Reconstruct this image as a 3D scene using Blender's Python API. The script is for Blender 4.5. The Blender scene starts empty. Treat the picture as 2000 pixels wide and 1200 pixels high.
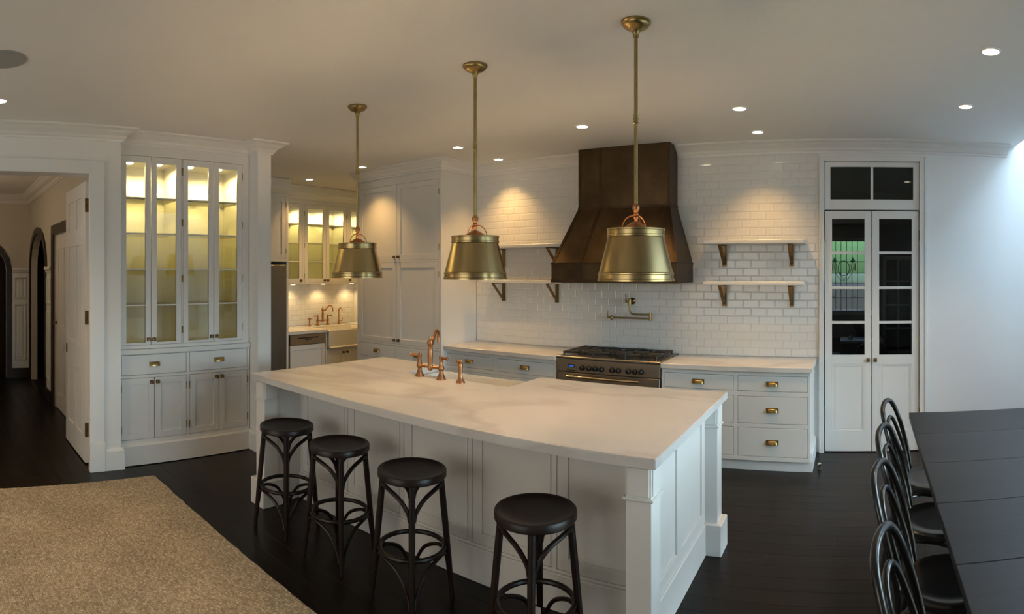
import bpy, bmesh, math, random
from mathutils import Vector, Matrix
random.seed(7)
PI = math.pi
S = bpy.context.scene
COL = S.collection

# ------------------------------------------------------------------ camera, world, light, exposure
# The photograph is a level cylindrical panorama: 1130 px per radian, horizon on row 531, back wall square-on at column 1661.
F, XN, Y0, H = 1130.0, 1661.0, 531.0, 1.68
cd = bpy.data.cameras.new('camera'); cam = bpy.data.objects.new('camera', cd); COL.objects.link(cam)
cam.location = (0, 0, H); cam.rotation_euler = (PI/2, 0, 0)
cd.type = 'PANO'; cd.panorama_type = 'CENTRAL_CYLINDRICAL'
cd.central_cylindrical_radius = 1.0
cd.central_cylindrical_range_u_min = (0-XN)/F
cd.central_cylindrical_range_u_max = (2000-XN)/F
cd.central_cylindrical_range_v_min = -(1200-Y0)/F
cd.central_cylindrical_range_v_max = Y0/F
cd.clip_start = 0.02
S.camera = cam

WARM = (1.0, 0.58, 0.20)
COOL = (0.52, 0.76, 1.0)
BULB = (1.0, 0.66, 0.36)
REAR = (1.0, 0.95, 0.84)
SIDE = (0.66, 0.84, 1.0)
XR, RW0, RW1, RWT = 2.62, 0.9, 4.1, 2.15                     # right-hand wall and its glazed opening
P_SKY, P_WIN, P_RWIN = 104.0, 66.0, 19.0          # daylight through roof glazing, rear doors, side window
P_DOWN, P_PEND, P_HUTCH, P_UNDER = 58.0, 15.0, 28.0, 7.0

w = bpy.data.worlds.new('sky'); S.world = w; w.use_nodes = True
nt = w.node_tree; bg = nt.nodes['Background']
tcw = nt.nodes.new('ShaderNodeTexCoord'); sp_ = nt.nodes.new('ShaderNodeSeparateXYZ'); nt.links.new(tcw.outputs['Generated'], sp_.inputs[0])
mrw = nt.nodes.new('ShaderNodeMapRange'); mrw.inputs[1].default_value = -0.03; mrw.inputs[2].default_value = 0.10; nt.links.new(sp_.outputs['Z'], mrw.inputs[0])
mxw = nt.nodes.new('ShaderNodeMix'); mxw.data_type = 'RGBA'; mxw.inputs['A'].default_value = (0.085, 0.095, 0.08, 1); mxw.inputs['B'].default_value = (0.64, 0.83, 1.0, 1)   # dim ground, overcast dusk sky
nt.links.new(mrw.outputs[0], mxw.inputs['Factor']); nt.links.new(mxw.outputs['Result'], bg.inputs[0]); bg.inputs[1].default_value = P_RWIN

S.view_settings.view_transform = 'Standard'
S.view_settings.look = 'None'
S.view_settings.gamma = 1.0
S.view_settings.use_curve_mapping = False
S.view_settings.exposure = 0.0
S.cycles.use_denoising = True
S.cycles.max_bounces = 10
S.cycles.diffuse_bounces = 5
S.cycles.transparent_max_bounces = 24
S.cycles.sample_clamp_indirect = 6.0
S.cycles.caustics_reflective = False
S.cycles.caustics_refractive = False

def light(name, kind, loc, energy, color, parent=None, **kw):
    l = bpy.data.lights.new(name, kind); l.energy = energy; l.color = color
    for k, v in kw.items():
        if k != 'rot': setattr(l, k, v)
    o = bpy.data.objects.new(name, l); COL.objects.link(o); o.location = loc
    if 'rot' in kw: o.rotation_euler = kw['rot']
    if parent: adopt(o, parent)
    return o

def adopt(o, p):
    o.parent = p; o.matrix_parent_inverse = Matrix.Translation(-Vector(p.location))

light('roof_daylight', 'AREA', (2.09, 3.4, 3.80), P_SKY, COOL, shape='RECTANGLE', size=0.9, size_y=3.4)
light('rear_daylight', 'AREA', (-2.45, -3.92, 1.3), P_WIN, REAR, shape='RECTANGLE', size=3.7, size_y=2.2, rot=(PI/2, 0, 0))
light('side_portal', 'AREA', (XR+0.02, (RW0+RW1)/2, RWT/2), 1.0, (1, 1, 1), shape='RECTANGLE', size=RWT, size_y=RW1-RW0, rot=(0, PI/2, 0)).data.cycles.is_portal = True   # glazed doors in the right-hand wall

# ------------------------------------------------------------------ materials
MATS = {}
def nodes(name):
    m = bpy.data.materials.new(name); m.use_nodes = True; MATS[name] = m
    nt = m.node_tree; return m, nt, nt.nodes['Principled BSDF']
def N(nt, t, **kw):
    n = nt.nodes.new(t)
    for k, v in kw.items():
        if k.startswith('_'): setattr(n, k[1:], v)
        else: n.inputs[k.replace('_', ' ')].default_value = v
    return n
def mat(name, color, rough=0.5, metal=0.0, var=0.0, vscale=6.0, bump=0.0, bscale=40.0, color2=None, spec=None, coat=0.0, stretch=None, rnd=0.0):
    m, nt, p = nodes(name); L = nt.links.new
    p.inputs['Base Color'].default_value = (*color, 1); p.inputs['Roughness'].default_value = rough; p.inputs['Metallic'].default_value = metal
    if spec is not None: p.inputs['Specular IOR Level'].default_value = spec
    if coat: p.inputs['Coat Weight'].default_value = coat; p.inputs['Coat Roughness'].default_value = 0.15
    tc = N(nt, 'ShaderNodeTexCoord'); mp = N(nt, 'ShaderNodeMapping'); L(tc.outputs['Object'], mp.inputs[0])
    if stretch: mp.inputs['Scale'].default_value = stretch
    if var or color2:
        n = N(nt, 'ShaderNodeTexNoise', Scale=vscale, Detail=6.0, Roughness=0.6); L(mp.outputs[0], n.inputs['Vector'])
        r = N(nt, 'ShaderNodeValToRGB'); r.color_ramp.elements[0].position = 0.3; r.color_ramp.elements[1].position = 0.7
        c2 = color2 or tuple(min(1, c*(1+var)) for c in color); c1 = color if color2 else tuple(c*(1-var) for c in color)
        r.color_ramp.elements[0].color = (*c1, 1); r.color_ramp.elements[1].color = (*c2, 1)
        L(n.outputs[0], r.inputs[0]); last = r.outputs[0]
        if rnd:
            oi = N(nt, 'ShaderNodeObjectInfo'); mr = N(nt, 'ShaderNodeMapRange'); mr.inputs[3].default_value = 1-rnd; mr.inputs[4].default_value = 1+rnd
            L(oi.outputs['Random'], mr.inputs[0])
            hs = N(nt, 'ShaderNodeHueSaturation'); L(mr.outputs[0], hs.inputs['Value']); L(last, hs.inputs['Color']); last = hs.outputs[0]
        L(last, p.inputs['Base Color'])
    if bump:
        n = N(nt, 'ShaderNodeTexNoise', Scale=bscale, Detail=4.0); L(mp.outputs[0], n.inputs['Vector'])
        b = N(nt, 'ShaderNodeBump', Strength=bump, Distance=0.005); L(n.outputs[0], b.inputs['Height']); L(b.outputs[0], p.inputs['Normal'])
    return m

mat('wall_paint', (0.81, 0.80, 0.78), 0.55, var=0.015, vscale=2, bump=0.04, bscale=60)
mat('ceiling_paint', (0.87, 0.86, 0.84), 0.7, var=0.015, vscale=1.5, bump=0.03)
mat('trim_paint', (0.78, 0.77, 0.75), 0.35, var=0.01, bump=0.02)
mat('cabinet_paint', (0.72, 0.71, 0.69), 0.38, var=0.012, bump=0.02)
mat('hall_paint', (0.60, 0.56, 0.48), 0.6, var=0.02, vscale=2)
mat('tile_glaze', (0.74, 0.73, 0.71), 0.13, var=0.02, vscale=3, bump=0.06, bscale=14)
mat('grout', (0.66, 0.65, 0.62), 0.8, var=0.03)
mat('brass', (0.34, 0.25, 0.105), 0.33, 1.0, var=0.22, vscale=9, bump=0.03, bscale=30)
mat('brass_dark', (0.20, 0.13, 0.06), 0.38, 1.0, var=0.3, vscale=25)
mat('copper', (0.42, 0.20, 0.09), 0.34, 1.0, var=0.25, vscale=20)
mat('shade_brass', (0.41, 0.305, 0.145), 0.27, 1.0, var=0.14, vscale=14, stretch=(1, 1, 0.06))
mat('shade_inside', (0.75, 0.70, 0.60), 0.5, var=0.02)
mat('hood_metal', (0.075, 0.05, 0.027), 0.42, 0.9, var=0.35, vscale=3.5, bump=0.05, bscale=8)
mat('hood_strap', (0.060, 0.038, 0.022), 0.45, 0.9, var=0.3, vscale=6)
mat('steel', (0.30, 0.27, 0.23), 0.34, 0.95, var=0.06, vscale=20, stretch=(0.05, 1, 1))
mat('handle_steel', (0.62, 0.52, 0.38), 0.25, 1.0, var=0.05)
mat('cast_iron', (0.012, 0.012, 0.013), 0.5, var=0.2, vscale=30)
mat('knob_black', (0.010, 0.010, 0.011), 0.35, var=0.1)
mat('oven_glass', (0.02, 0.018, 0.016), 0.1, var=0.1)
mat('stool_wood', (0.014, 0.0075, 0.006), 0.36, spec=0.3, var=0.35, vscale=12, stretch=(1, 1, 0.2), bump=0.03)
mat('chair_black', (0.010, 0.009, 0.009), 0.24, var=0.2, vscale=10)
mat('table_wood', (0.010, 0.010, 0.0115), 0.42, spec=0.32, var=0.4, vscale=5, stretch=(0.3, 6, 1), bump=0.06, bscale=25, rnd=0.15)
mat('dark_timber', (0.030, 0.018, 0.011), 0.35, var=0.3, vscale=8)
mat('floor_wood', (0.0095, 0.0063, 0.0045), 0.30, spec=0.17, var=0.45, vscale=3, stretch=(0.5, 8, 1), bump=0.05, bscale=18, rnd=0.22)
mat('floor_base', (0.008, 0.006, 0.005), 0.6, var=0.2)
mat('porcelain', (0.80, 0.78, 0.74), 0.10, var=0.01)
mat('fridge_steel', (0.16, 0.145, 0.125), 0.36, 0.8, var=0.05, vscale=20, stretch=(1, 1, 0.05))
mat('gap_black', (0.01, 0.01, 0.01), 0.8, var=0.1)
mat('grille', (0.36, 0.36, 0.35), 0.6, var=0.08, vscale=300)
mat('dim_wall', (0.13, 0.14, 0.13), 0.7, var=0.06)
mat('lead', (0.03, 0.03, 0.03), 0.5, 0.6, var=0.1)
mat('desk_white', (0.6, 0.6, 0.6), 0.4, var=0.03)
mat('desk_dark', (0.025, 0.028, 0.03), 0.4, var=0.2)
mat('chrome_dim', (0.5, 0.5, 0.5), 0.2, 1.0, var=0.05)
mat('tag_paper', (0.6, 0.58, 0.6), 0.6, var=0.03)
mat('rubber', (0.03, 0.028, 0.026), 0.7, var=0.1)

def glass(name, tint, gloss=0.06):
    m, nt, p = nodes(name); nt.nodes.remove(p); L = nt.links.new; out = nt.nodes['Material Output']
    tr = N(nt, 'ShaderNodeBsdfTransparent'); gl = N(nt, 'ShaderNodeBsdfGlossy', Roughness=0.02)
    tc = N(nt, 'ShaderNodeTexCoord'); n = N(nt, 'ShaderNodeTexNoise', Scale=3.0); L(tc.outputs['Object'], n.inputs['Vector'])
    mx = N(nt, 'ShaderNodeMix', _data_type='RGBA'); mx.inputs['A'].default_value = (*tint, 1); mx.inputs['B'].default_value = (*[min(1, c*1.02) for c in tint], 1)
    L(n.outputs[0], mx.inputs['Factor']); L(mx.outputs['Result'], tr.inputs[0])
    fr = N(nt, 'ShaderNodeFresnel', IOR=1.5); ms = N(nt, 'ShaderNodeMixShader')
    L(fr.outputs[0], ms.inputs[0]); L(tr.outputs[0], ms.inputs[1]); L(gl.outputs[0], ms.inputs[2]); L(ms.outputs[0], out.inputs[0]); return m
glass('clear_glass', (0.96, 0.97, 0.93))
glass('shelf_glass', (0.88, 0.87, 0.72))
glass('door_glass', (0.70, 0.73, 0.72))
glass('lead_green', (0.22, 0.28, 0.185)); glass('lead_clear', (0.33, 0.33, 0.37)); glass('lead_pale', (0.34, 0.38, 0.34))
glass('lead_teal', (0.2, 0.37, 0.36)); glass('lead_amber', (0.75, 0.75, 0.25)); glass('lead_red', (0.45, 0.25, 0.2))

def emit(name, color, s):
    m, nt, p = nodes(name)
    p.inputs['Base Color'].default_value = (*color, 1); p.inputs['Emission Color'].default_value = (*color, 1); p.inputs['Emission Strength'].default_value = s
    tc = N(nt, 'ShaderNodeTexCoord'); n = N(nt, 'ShaderNodeTexNoise', Scale=30.0); nt.links.new(tc.outputs['Object'], n.inputs['Vector'])
    mr = N(nt, 'ShaderNodeMapRange'); mr.inputs[3].default_value = s*0.96; mr.inputs[4].default_value = s*1.04
    nt.links.new(n.outputs[0], mr.inputs[0]); nt.links.new(mr.outputs[0], p.inputs['Emission Strength'])
emit('lamp_lens', (1.0, 0.86, 0.62), 9.0)
emit('bulb', BULB, P_PEND*35.0)
emit('added_globe_glow', (1.0, 0.74, 0.48), 3.0)  # glow of the globe added in the hall
emit('display_blue', (0.03, 0.12, 0.5), 0.6)

def marble():
    m, nt, p = nodes('marble'); L = nt.links.new
    tc = N(nt, 'ShaderNodeTexCoord'); mp = N(nt, 'ShaderNodeMapping'); mp.inputs['Rotation'].default_value = (0, 0, 0.5); mp.inputs['Scale'].default_value = (0.8, 1.7, 1.2)
    L(tc.outputs['Object'], mp.inputs[0])
    n1 = N(nt, 'ShaderNodeTexNoise', Scale=0.55, Detail=5.0, Roughness=0.5, Distortion=0.7); L(mp.outputs[0], n1.inputs['Vector'])
    r1 = N(nt, 'ShaderNodeValToRGB'); e = r1.color_ramp.elements
    e[0].position = 0.462; e[0].color = (0, 0, 0, 1); e[1].position = 0.5; e[1].color = (1, 1, 1, 1)
    x = e.new(0.538); x.color = (0, 0, 0, 1)
    L(n1.outputs[0], r1.inputs[0])
    n2 = N(nt, 'ShaderNodeTexNoise', Scale=2.2, Detail=3.0); L(mp.outputs[0], n2.inputs['Vector'])
    mu = N(nt, 'ShaderNodeMath', _operation='MULTIPLY'); L(r1.outputs[0], mu.inputs[0]); L(n2.outputs[0], mu.inputs[1])
    mx = N(nt, 'ShaderNodeMix', _data_type='RGBA'); mx.inputs['A'].default_value = (0.66, 0.64, 0.62, 1); mx.inputs['B'].default_value = (0.48, 0.44, 0.42, 1)
    L(mu.outputs[0], mx.inputs['Factor'])
    n3 = N(nt, 'ShaderNodeTexNoise', Scale=3.0, Detail=5.0); L(mp.outputs[0], n3.inputs['Vector'])
    hs = N(nt, 'ShaderNodeHueSaturation'); mr = N(nt, 'ShaderNodeMapRange'); mr.inputs[3].default_value = 0.95; mr.inputs[4].default_value = 1.03
    L(n3.outputs[0], mr.inputs[0]); L(mr.outputs[0], hs.inputs['Value']); L(mx.outputs['Result'], hs.inputs['Color']); L(hs.outputs[0], p.inputs['Base Color'])
    p.inputs['Roughness'].default_value = 0.2
marble()
def jute():
    m, nt, p = nodes('jute'); L = nt.links.new
    tc = N(nt, 'ShaderNodeTexCoord'); mp = N(nt, 'ShaderNodeMapping'); mp.inputs['Scale'].default_value = (58, 88, 60); L(tc.outputs['Object'], mp.inputs[0])
    v = N(nt, 'ShaderNodeTexVoronoi', Scale=1.0, Randomness=0.55); L(mp.outputs[0], v.inputs['Vector'])
    n = N(nt, 'ShaderNodeTexNoise', Scale=2.2, Detail=5.0); L(tc.outputs['Object'], n.inputs['Vector'])
    r = N(nt, 'ShaderNodeValToRGB'); e = r.color_ramp.elements
    e[0].position = 0.15; e[0].color = (0.53, 0.455, 0.34, 1); e[1].position = 0.8; e[1].color = (0.30, 0.235, 0.155, 1)
    L(v.outputs['Distance'], r.inputs[0])
    sp = N(nt, 'ShaderNodeSeparateColor'); L(v.outputs['Color'], sp.inputs[0])
    mr = N(nt, 'ShaderNodeMapRange'); mr.inputs[3].default_value = 0.75; mr.inputs[4].default_value = 1.25; L(sp.outputs[0], mr.inputs[0])
    mr2 = N(nt, 'ShaderNodeMapRange'); mr2.inputs[1].default_value = 0.3; mr2.inputs[2].default_value = 0.7; mr2.inputs[3].default_value = 0.86; mr2.inputs[4].default_value = 1.12; L(n.outputs[0], mr2.inputs[0])
    mu = N(nt, 'ShaderNodeMath', _operation='MULTIPLY'); L(mr.outputs[0], mu.inputs[0]); L(mr2.outputs[0], mu.inputs[1])
    hs = N(nt, 'ShaderNodeHueSaturation'); L(mu.outputs[0], hs.inputs['Value']); L(r.outputs[0], hs.inputs['Color']); L(hs.outputs[0], p.inputs['Base Color'])
    b = N(nt, 'ShaderNodeBump', Strength=0.9, Distance=0.006); b.invert = True; L(v.outputs['Distance'], b.inputs['Height']); L(b.outputs[0], p.inputs['Normal'])
    p.inputs['Roughness'].default_value = 0.9; p.inputs['Specular IOR Level'].default_value = 0.1
jute()

# ------------------------------------------------------------------ mesh helpers
class MB:
    def __init__(s): s.v = []; s.f = []; s.sm = False
    def box(s, x0, x1, y0, y1, z0, z1):
        x0, x1 = sorted((x0, x1)); y0, y1 = sorted((y0, y1)); z0, z1 = sorted((z0, z1)); b = len(s.v)
        s.v += [(x0,y0,z0),(x1,y0,z0),(x1,y1,z0),(x0,y1,z0),(x0,y0,z1),(x1,y0,z1),(x1,y1,z1),(x0,y1,z1)]
        s.f += [(b,b+3,b+2,b+1),(b+4,b+5,b+6,b+7),(b,b+1,b+5,b+4),(b+1,b+2,b+6,b+5),(b+2,b+3,b+7,b+6),(b+3,b,b+4,b+7)]; return s
    def hexa(s, lo, hi):                                   # two quads (lower, upper), same winding
        b = len(s.v); s.v += list(lo)+list(hi)
        s.f += [(b,b+3,b+2,b+1),(b+4,b+5,b+6,b+7),(b,b+1,b+5,b+4),(b+1,b+2,b+6,b+5),(b+2,b+3,b+7,b+6),(b+3,b,b+4,b+7)]; return s
    def prism(s, pts, a, b_, fn):                          # polygon pts (p,q) extruded a..b; fn(p,q,t)->xyz
        n = len(pts); b = len(s.v)
        s.v += [fn(p, q, a) for p, q in pts]+[fn(p, q, b_) for p, q in pts]
        s.f.append(tuple(range(b+n-1, b-1, -1))); s.f.append(tuple(range(b+n, b+2*n)))
        for i in range(n): j = (i+1) % n; s.f.append((b+i, b+j, b+n+j, b+n+i))
        return s
    def lathe(s, prof, c=(0,0,0), n=24, axis='Z', caps=True):
        b = len(s.v); s.sm = True; m = len(prof)
        for r, h in prof:
            for k in range(n):
                t = 2*PI*k/n; x, y = r*math.cos(t), r*math.sin(t)
                p = (x, y, h) if axis == 'Z' else ((x, h, y) if axis == 'Y' else (h, x, y))
                s.v.append((p[0]+c[0], p[1]+c[1], p[2]+c[2]))
        for i in range(m-1):
            for k in range(n):
                j = (k+1) % n; s.f.append((b+i*n+k, b+i*n+j, b+(i+1)*n+j, b+(i+1)*n+k))
        if caps:
            if prof[0][0] > 1e-6: s.f.append(tuple(b+k for k in range(n-1, -1, -1)))
            if prof[-1][0] > 1e-6: s.f.append(tuple(b+(m-1)*n+k for k in range(n)))
        return s
    def tube(s, path, r, n=8, closed=False, caps=True):
        s.sm = True; P = [Vector(p) for p in path]; m = len(P); b = len(s.v)
        R = r if isinstance(r, (list, tuple)) else [r]*m
        T = []
        for i in range(m):
            a = P[(i-1) % m] if (closed or i > 0) else P[i]; c = P[(i+1) % m] if (closed or i < m-1) else P[i]
            T.append((c-a).normalized())
        u = T[0].orthogonal().normalized()
        if abs(T[0].z) < 0.9: u = T[0].cross(Vector((0,0,1))).normalized()
        for i in range(m):
            u = (u-T[i]*u.dot(T[i])).normalized(); w_ = T[i].cross(u)
            for k in range(n):
                t = 2*PI*k/n; s.v.append(tuple(P[i]+(u*math.cos(t)+w_*math.sin(t))*R[i]))
        for i in range(m if closed else m-1):
            i2 = (i+1) % m
            for k in range(n):
                j = (k+1) % n; s.f.append((b+i*n+k, b+i*n+j, b+i2*n+j, b+i2*n+k))
        if caps and not closed:
            s.f.append(tuple(b+k for k in range(n-1, -1, -1))); s.f.append(tuple(b+(m-1)*n+k for k in range(n)))
        return s
    def bar(s, p0, p1, wdir, width, ndir, thick):          # flat strip from p0 to p1
        p0, p1, wd, nd = Vector(p0), Vector(p1), Vector(wdir).normalized()*width/2, Vector(ndir).normalized()*thick
        lo = [p0-wd, p0+wd, p0+wd+nd, p0-wd+nd]; hi = [p1-wd, p1+wd, p1+wd+nd, p1-wd+nd]
        return s.hexa([tuple(q) for q in lo], [tuple(q) for q in hi])
    def sweep(s, path, prof):                              # prof (out, z); out is to the right of the path
        P = [Vector((p[0], p[1], 0)) for p in path]; m = len(P); n = len(prof); b = len(s.v)
        for i in range(m):
            d0 = (P[i]-P[i-1]).normalized() if i else None; d1 = (P[i+1]-P[i]).normalized() if i < m-1 else None
            n0 = Vector((d0.y, -d0.x, 0)) if d0 else None; n1 = Vector((d1.y, -d1.x, 0)) if d1 else None
            if n0 is None: q = n1
            elif n1 is None: q = n0
            else: q = (n0+n1)/(1+n0.dot(n1))
            for o, z in prof: s.v.append((P[i].x+q.x*o, P[i].y+q.y*o, z))
        for i in range(m-1):
            for k in range(n):
                j = (k+1) % n; s.f.append((b+i*n+k, b+(i+1)*n+k, b+(i+1)*n+j, b+i*n+j))
        s.f.append(tuple(b+k for k in range(n))); s.f.append(tuple(b+(m-1)*n+k for k in range(n-1, -1, -1)))
        return s
    def mesh(s, name, bevel=0.0, seg=1, angle=40):
        me = bpy.data.meshes.new(name); me.from_pydata(s.v, [], s.f); 
        bm = bmesh.new(); bm.from_mesh(me)
        bmesh.ops.remove_doubles(bm, verts=bm.verts, dist=1e-6)
        bmesh.ops.recalc_face_normals(bm, faces=bm.faces)
        if bevel:
            ed = [e for e in bm.edges if len(e.link_faces) == 2 and e.calc_face_angle(0) > math.radians(30)]
            bmesh.ops.bevel(bm, geom=ed, offset=bevel, segments=seg, affect='EDGES', clamp_overlap=True)
        bm.to_mesh(me); bm.free()
        if s.sm:
            me.shade_smooth(); me.set_sharp_from_angle(angle=math.radians(angle))
        return me

def put(name, me, m, parent=None, loc=(0,0,0), rot=0.0, label=None):
    if not me.materials: me.materials.append(MATS[m])
    o = bpy.data.objects.new(name, me); COL.objects.link(o); o.location = loc; o.rotation_euler = (0, 0, rot)
    if parent: adopt(o, parent)
    if label: o['label'] = label
    return o
def obj(name, mb, m, parent=None, bevel=0.0, seg=1, label=None, angle=40):
    me = mb.mesh(name, bevel, seg, angle)
    lo = [min(v.co[i] for v in me.vertices) for i in range(3)]; hi = [max(v.co[i] for v in me.vertices) for i in range(3)]
    c = Vector(((lo[0]+hi[0])/2, (lo[1]+hi[1])/2, lo[2])); me.transform(Matrix.Translation(-c))
    return put(name, me, m, parent, c, 0, label)
def tag(o, label, cat, group=None):
    o['label'] = label; o['category'] = cat
    if group: o['group'] = group
    return o
def thing(name, label, cat, loc, group=None):
    o = bpy.data.objects.new(name, None); COL.objects.link(o); o.location = loc; o.empty_display_size = 0.1
    return tag(o, label, cat, group)
def struct(name, mb, m, bevel=0.0):
    o = obj(name, mb, m, None, bevel); o['kind'] = 'structure'; return o
def copy_tree(root, loc, rot=0.0, label=None, parent=None):
    r = root.copy(); COL.objects.link(r)
    if parent is None: r.location = loc; r.rotation_euler = (0, 0, rot)
    else:
        mi = root.matrix_parent_inverse.copy(); r.parent = parent; r.matrix_parent_inverse = mi
    if label: r['label'] = label
    for ch in list(root.children): copy_tree(ch, None, 0, None, r)
    return r
def crv(pts, n=8):                                         # Catmull-Rom through pts
    P = [Vector(p) for p in pts]; out = []
    for i in range(len(P)-1):
        a = P[max(i-1, 0)]; b = P[i]; c = P[i+1]; d = P[min(i+2, len(P)-1)]
        for k in range(n):
            t = k/n; out.append(0.5*((2*b)+(c-a)*t+(2*a-5*b+4*c-d)*t*t+(3*b-a-3*c+d)*t**3))
    return out+[P[-1]]

# a cabinet front: u runs along it, w comes out of it
class Fr:
    def __init__(s, face, plane): s.face, s.plane = face, plane
    def P(s, u, z, w=0.0):
        return {'-Y': (u, s.plane-w, z), '+Y': (u, s.plane+w, z), '+X': (s.plane+w, u, z), '-X': (s.plane-w, u, z)}[s.face]
    def box(s, mb, u0, u1, z0, z1, w0, w1):
        a, b = s.P(u0, z0, w0), s.P(u1, z1, w1); return mb.box(a[0], b[0], a[1], b[1], a[2], b[2])
    @property
    def rot(s): return {'-Y': 0, '+X': PI/2, '+Y': PI, '-X': -PI/2}[s.face]

def _pull():
    mb = MB(); mb.box(-0.052, 0.052, -0.003, 0, -0.021, 0.021)
    n, m = 12, 5; b = len(mb.v); rows = []
    for i in range(m+1):
        e = (PI/2)*i/m
        rows.append([(0.046*math.cos(PI*k/n)*(0.55+0.45*math.cos(e)) if True else 0, -0.003-0.024*math.sin(PI*k/n)**0.6*math.cos(e)*1.0, -0.016+0.034*math.sin(e)) for k in range(n+1)])
    for r in rows: mb.v += r
    for i in range(m):
        for k in range(n): mb.f.append((b+i*(n+1)+k, b+i*(n+1)+k+1, b+(i+1)*(n+1)+k+1, b+(i+1)*(n+1)+k))
    mb.f.append(tuple(b+k for k in range(n+1)))
    mb.sm = True; return mb.mesh('cup_pull')
def _knob():
    mb = MB(); mb.box(-0.016, 0.016, -0.003, 0, -0.016, 0.016); mb.lathe([(0.006, 0), (0.006, -0.014)], axis='Y', n=10)
    mb.hexa([(-0.008,-0.012,-0.008),(0.008,-0.012,-0.008),(0.008,-0.012,0.008),(-0.008,-0.012,0.008)], [(-0.0145,-0.022,-0.0145),(0.0145,-0.022,-0.0145),(0.0145,-0.022,0.0145),(-0.0145,-0.022,0.0145)])
    mb.hexa([(-0.0145,-0.022,-0.0145),(0.0145,-0.022,-0.0145),(0.0145,-0.022,0.0145),(-0.0145,-0.022,0.0145)], [(-0.006,-0.029,-0.006),(0.006,-0.029,-0.006),(0.006,-0.029,0.006),(-0.006,-0.029,0.006)])
    mb.sm = False; return mb.mesh('knob')
def _hinge():
    return MB().lathe([(0.0001, -0.034), (0.005, -0.032), (0.005, 0.032), (0.0001, 0.034)], n=8).mesh('hinge')
PULL, KNOB, HINGE = _pull(), _knob(), _hinge()
def pull(p, fr, u, z, w=0.0): return put('cup_pull', PULL, 'brass', p, fr.P(u, z, w), fr.rot)
def knob(p, fr, u, z, w=0.0): return put('knob', KNOB, 'brass_dark', p, fr.P(u, z, w), fr.rot)
def hinges(p, fr, u, zs, w=0.0):
    for z in zs: put('hinge', HINGE, 'brass', p, fr.P(u, z, w), 0)

G = 0.003                                                  # gap round an inset front
def face_frame(mb, fr, us, zs, holes, w0=-0.022, w1=0.0):
    """frame flush at w1 made from grid lines; holes = set of (i,j) cells left open"""
    for i in range(len(us)-1):
        for j in range(len(zs)-1):
            if (i, j) not in holes: fr.box(mb, us[i], us[i+1], zs[j], zs[j+1], w0, w1)
def shaker(p, fr, u0, u1, z0, z1, stile=0.055, rec=0.009, mname='cabinet_paint', name='door', w=0.0, t=0.02):
    u0 += G; u1 -= G; z0 += G; z1 -= G; mb = MB()
    fr.box(mb, u0, u0+stile, z0, z1, w-t, w); fr.box(mb, u1-stile, u1, z0, z1, w-t, w)
    fr.box(mb, u0+stile, u1-stile, z0, z0+stile, w-t, w); fr.box(mb, u0+stile, u1-stile, z1-stile, z1, w-t, w)
    fr.box(mb, u0+stile, u1-stile, z0+stile, z1-stile, w-t+0.002, w-rec)
    return obj(name, mb, mname, p, 0.0015)
def slab(p, fr, u0, u1, z0, z1, name='drawer', w=0.0, t=0.02):
    mb = MB(); fr.box(mb, u0+G, u1-G, z0+G, z1-G, w-t, w); return obj(name, mb, 'cabinet_paint', p, 0.002)
def glazed(p, fr, u0, u1, z0, z1, bars, stile=0.045, mt=0.007, top=None, bot=None, w=0.0, t=0.02, ubars=(), mname='cabinet_paint', gl='clear_glass', name='door'):
    """frame with glazing bars; each pane a sub-part"""
    u0 += G; u1 -= G; z0 += G; z1 -= G; top = top or stile; bot = bot or stile; mb = MB()
    fr.box(mb, u0, u0+stile, z0, z1, w-t, w); fr.box(mb, u1-stile, u1, z0, z1, w-t, w)
    fr.box(mb, u0+stile, u1-stile, z0, z0+bot, w-t, w); fr.box(mb, u0+stile, u1-stile, z1-top, z1, w-t, w)
    a, b = u0+stile, u1-stile
    for z in bars: fr.box(mb, a, b, z-mt, z+mt, w-t+0.003, w-0.003)
    for u in ubars: fr.box(mb, u-mt, u+mt, z0+bot, z1-top, w-t+0.003, w-0.003)
    d = obj(name, mb, mname, p, 0.0012)
    zz = [z0+bot]+[q for z in sorted(bars) for q in (z-mt, z+mt)]+[z1-top]
    uu = [a]+[q for u in ubars for q in (u-mt, u+mt)]+[b]
    for i in range(0, len(zz), 2):
        for j in range(0, len(uu), 2):
            g = MB(); fr.box(g, uu[j], uu[j+1], zz[i], zz[i+1], w-t/2-0.002, w-t/2+0.002); obj('pane', g, gl, d)
    return d

# ------------------------------------------------------------------ the room
YB, ZC = 5.375, 2.89
SKX = 1.57                                                  # edge of the flat ceiling; roof glazing beyond
fl = struct('floor', MB().box(-9.4, XR+0.12, -4.1, 6.2, -0.12, -0.014), 'floor_base')
PL = {}
def plank(x0, x1, y0, y1):
    k = (round(x1-x0, 3), round(y1-y0, 3))
    if k not in PL:
        a, b = k[0]/2-0.0002, k[1]/2-0.0002; e = 0.0008
        mb = MB().hexa([(-a,-b,-0.014),(a,-b,-0.014),(a,b,-0.014),(-a,b,-0.014)], [(-a,-b,-e),(a,-b,-e),(a,b,-e),(-a,b,-e)])
        mb.hexa([(-a,-b,-e),(a,-b,-e),(a,b,-e),(-a,b,-e)], [(-a+e,-b+e,0),(a-e,-b+e,0),(a-e,b-e,0),(-a+e,b-e,0)])
        PL[k] = mb.mesh('plank')
    put('plank', PL[k], 'floor_wood', fl, ((x0+x1)/2, (y0+y1)/2, 0))
y = -0.62; i = 0
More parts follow.
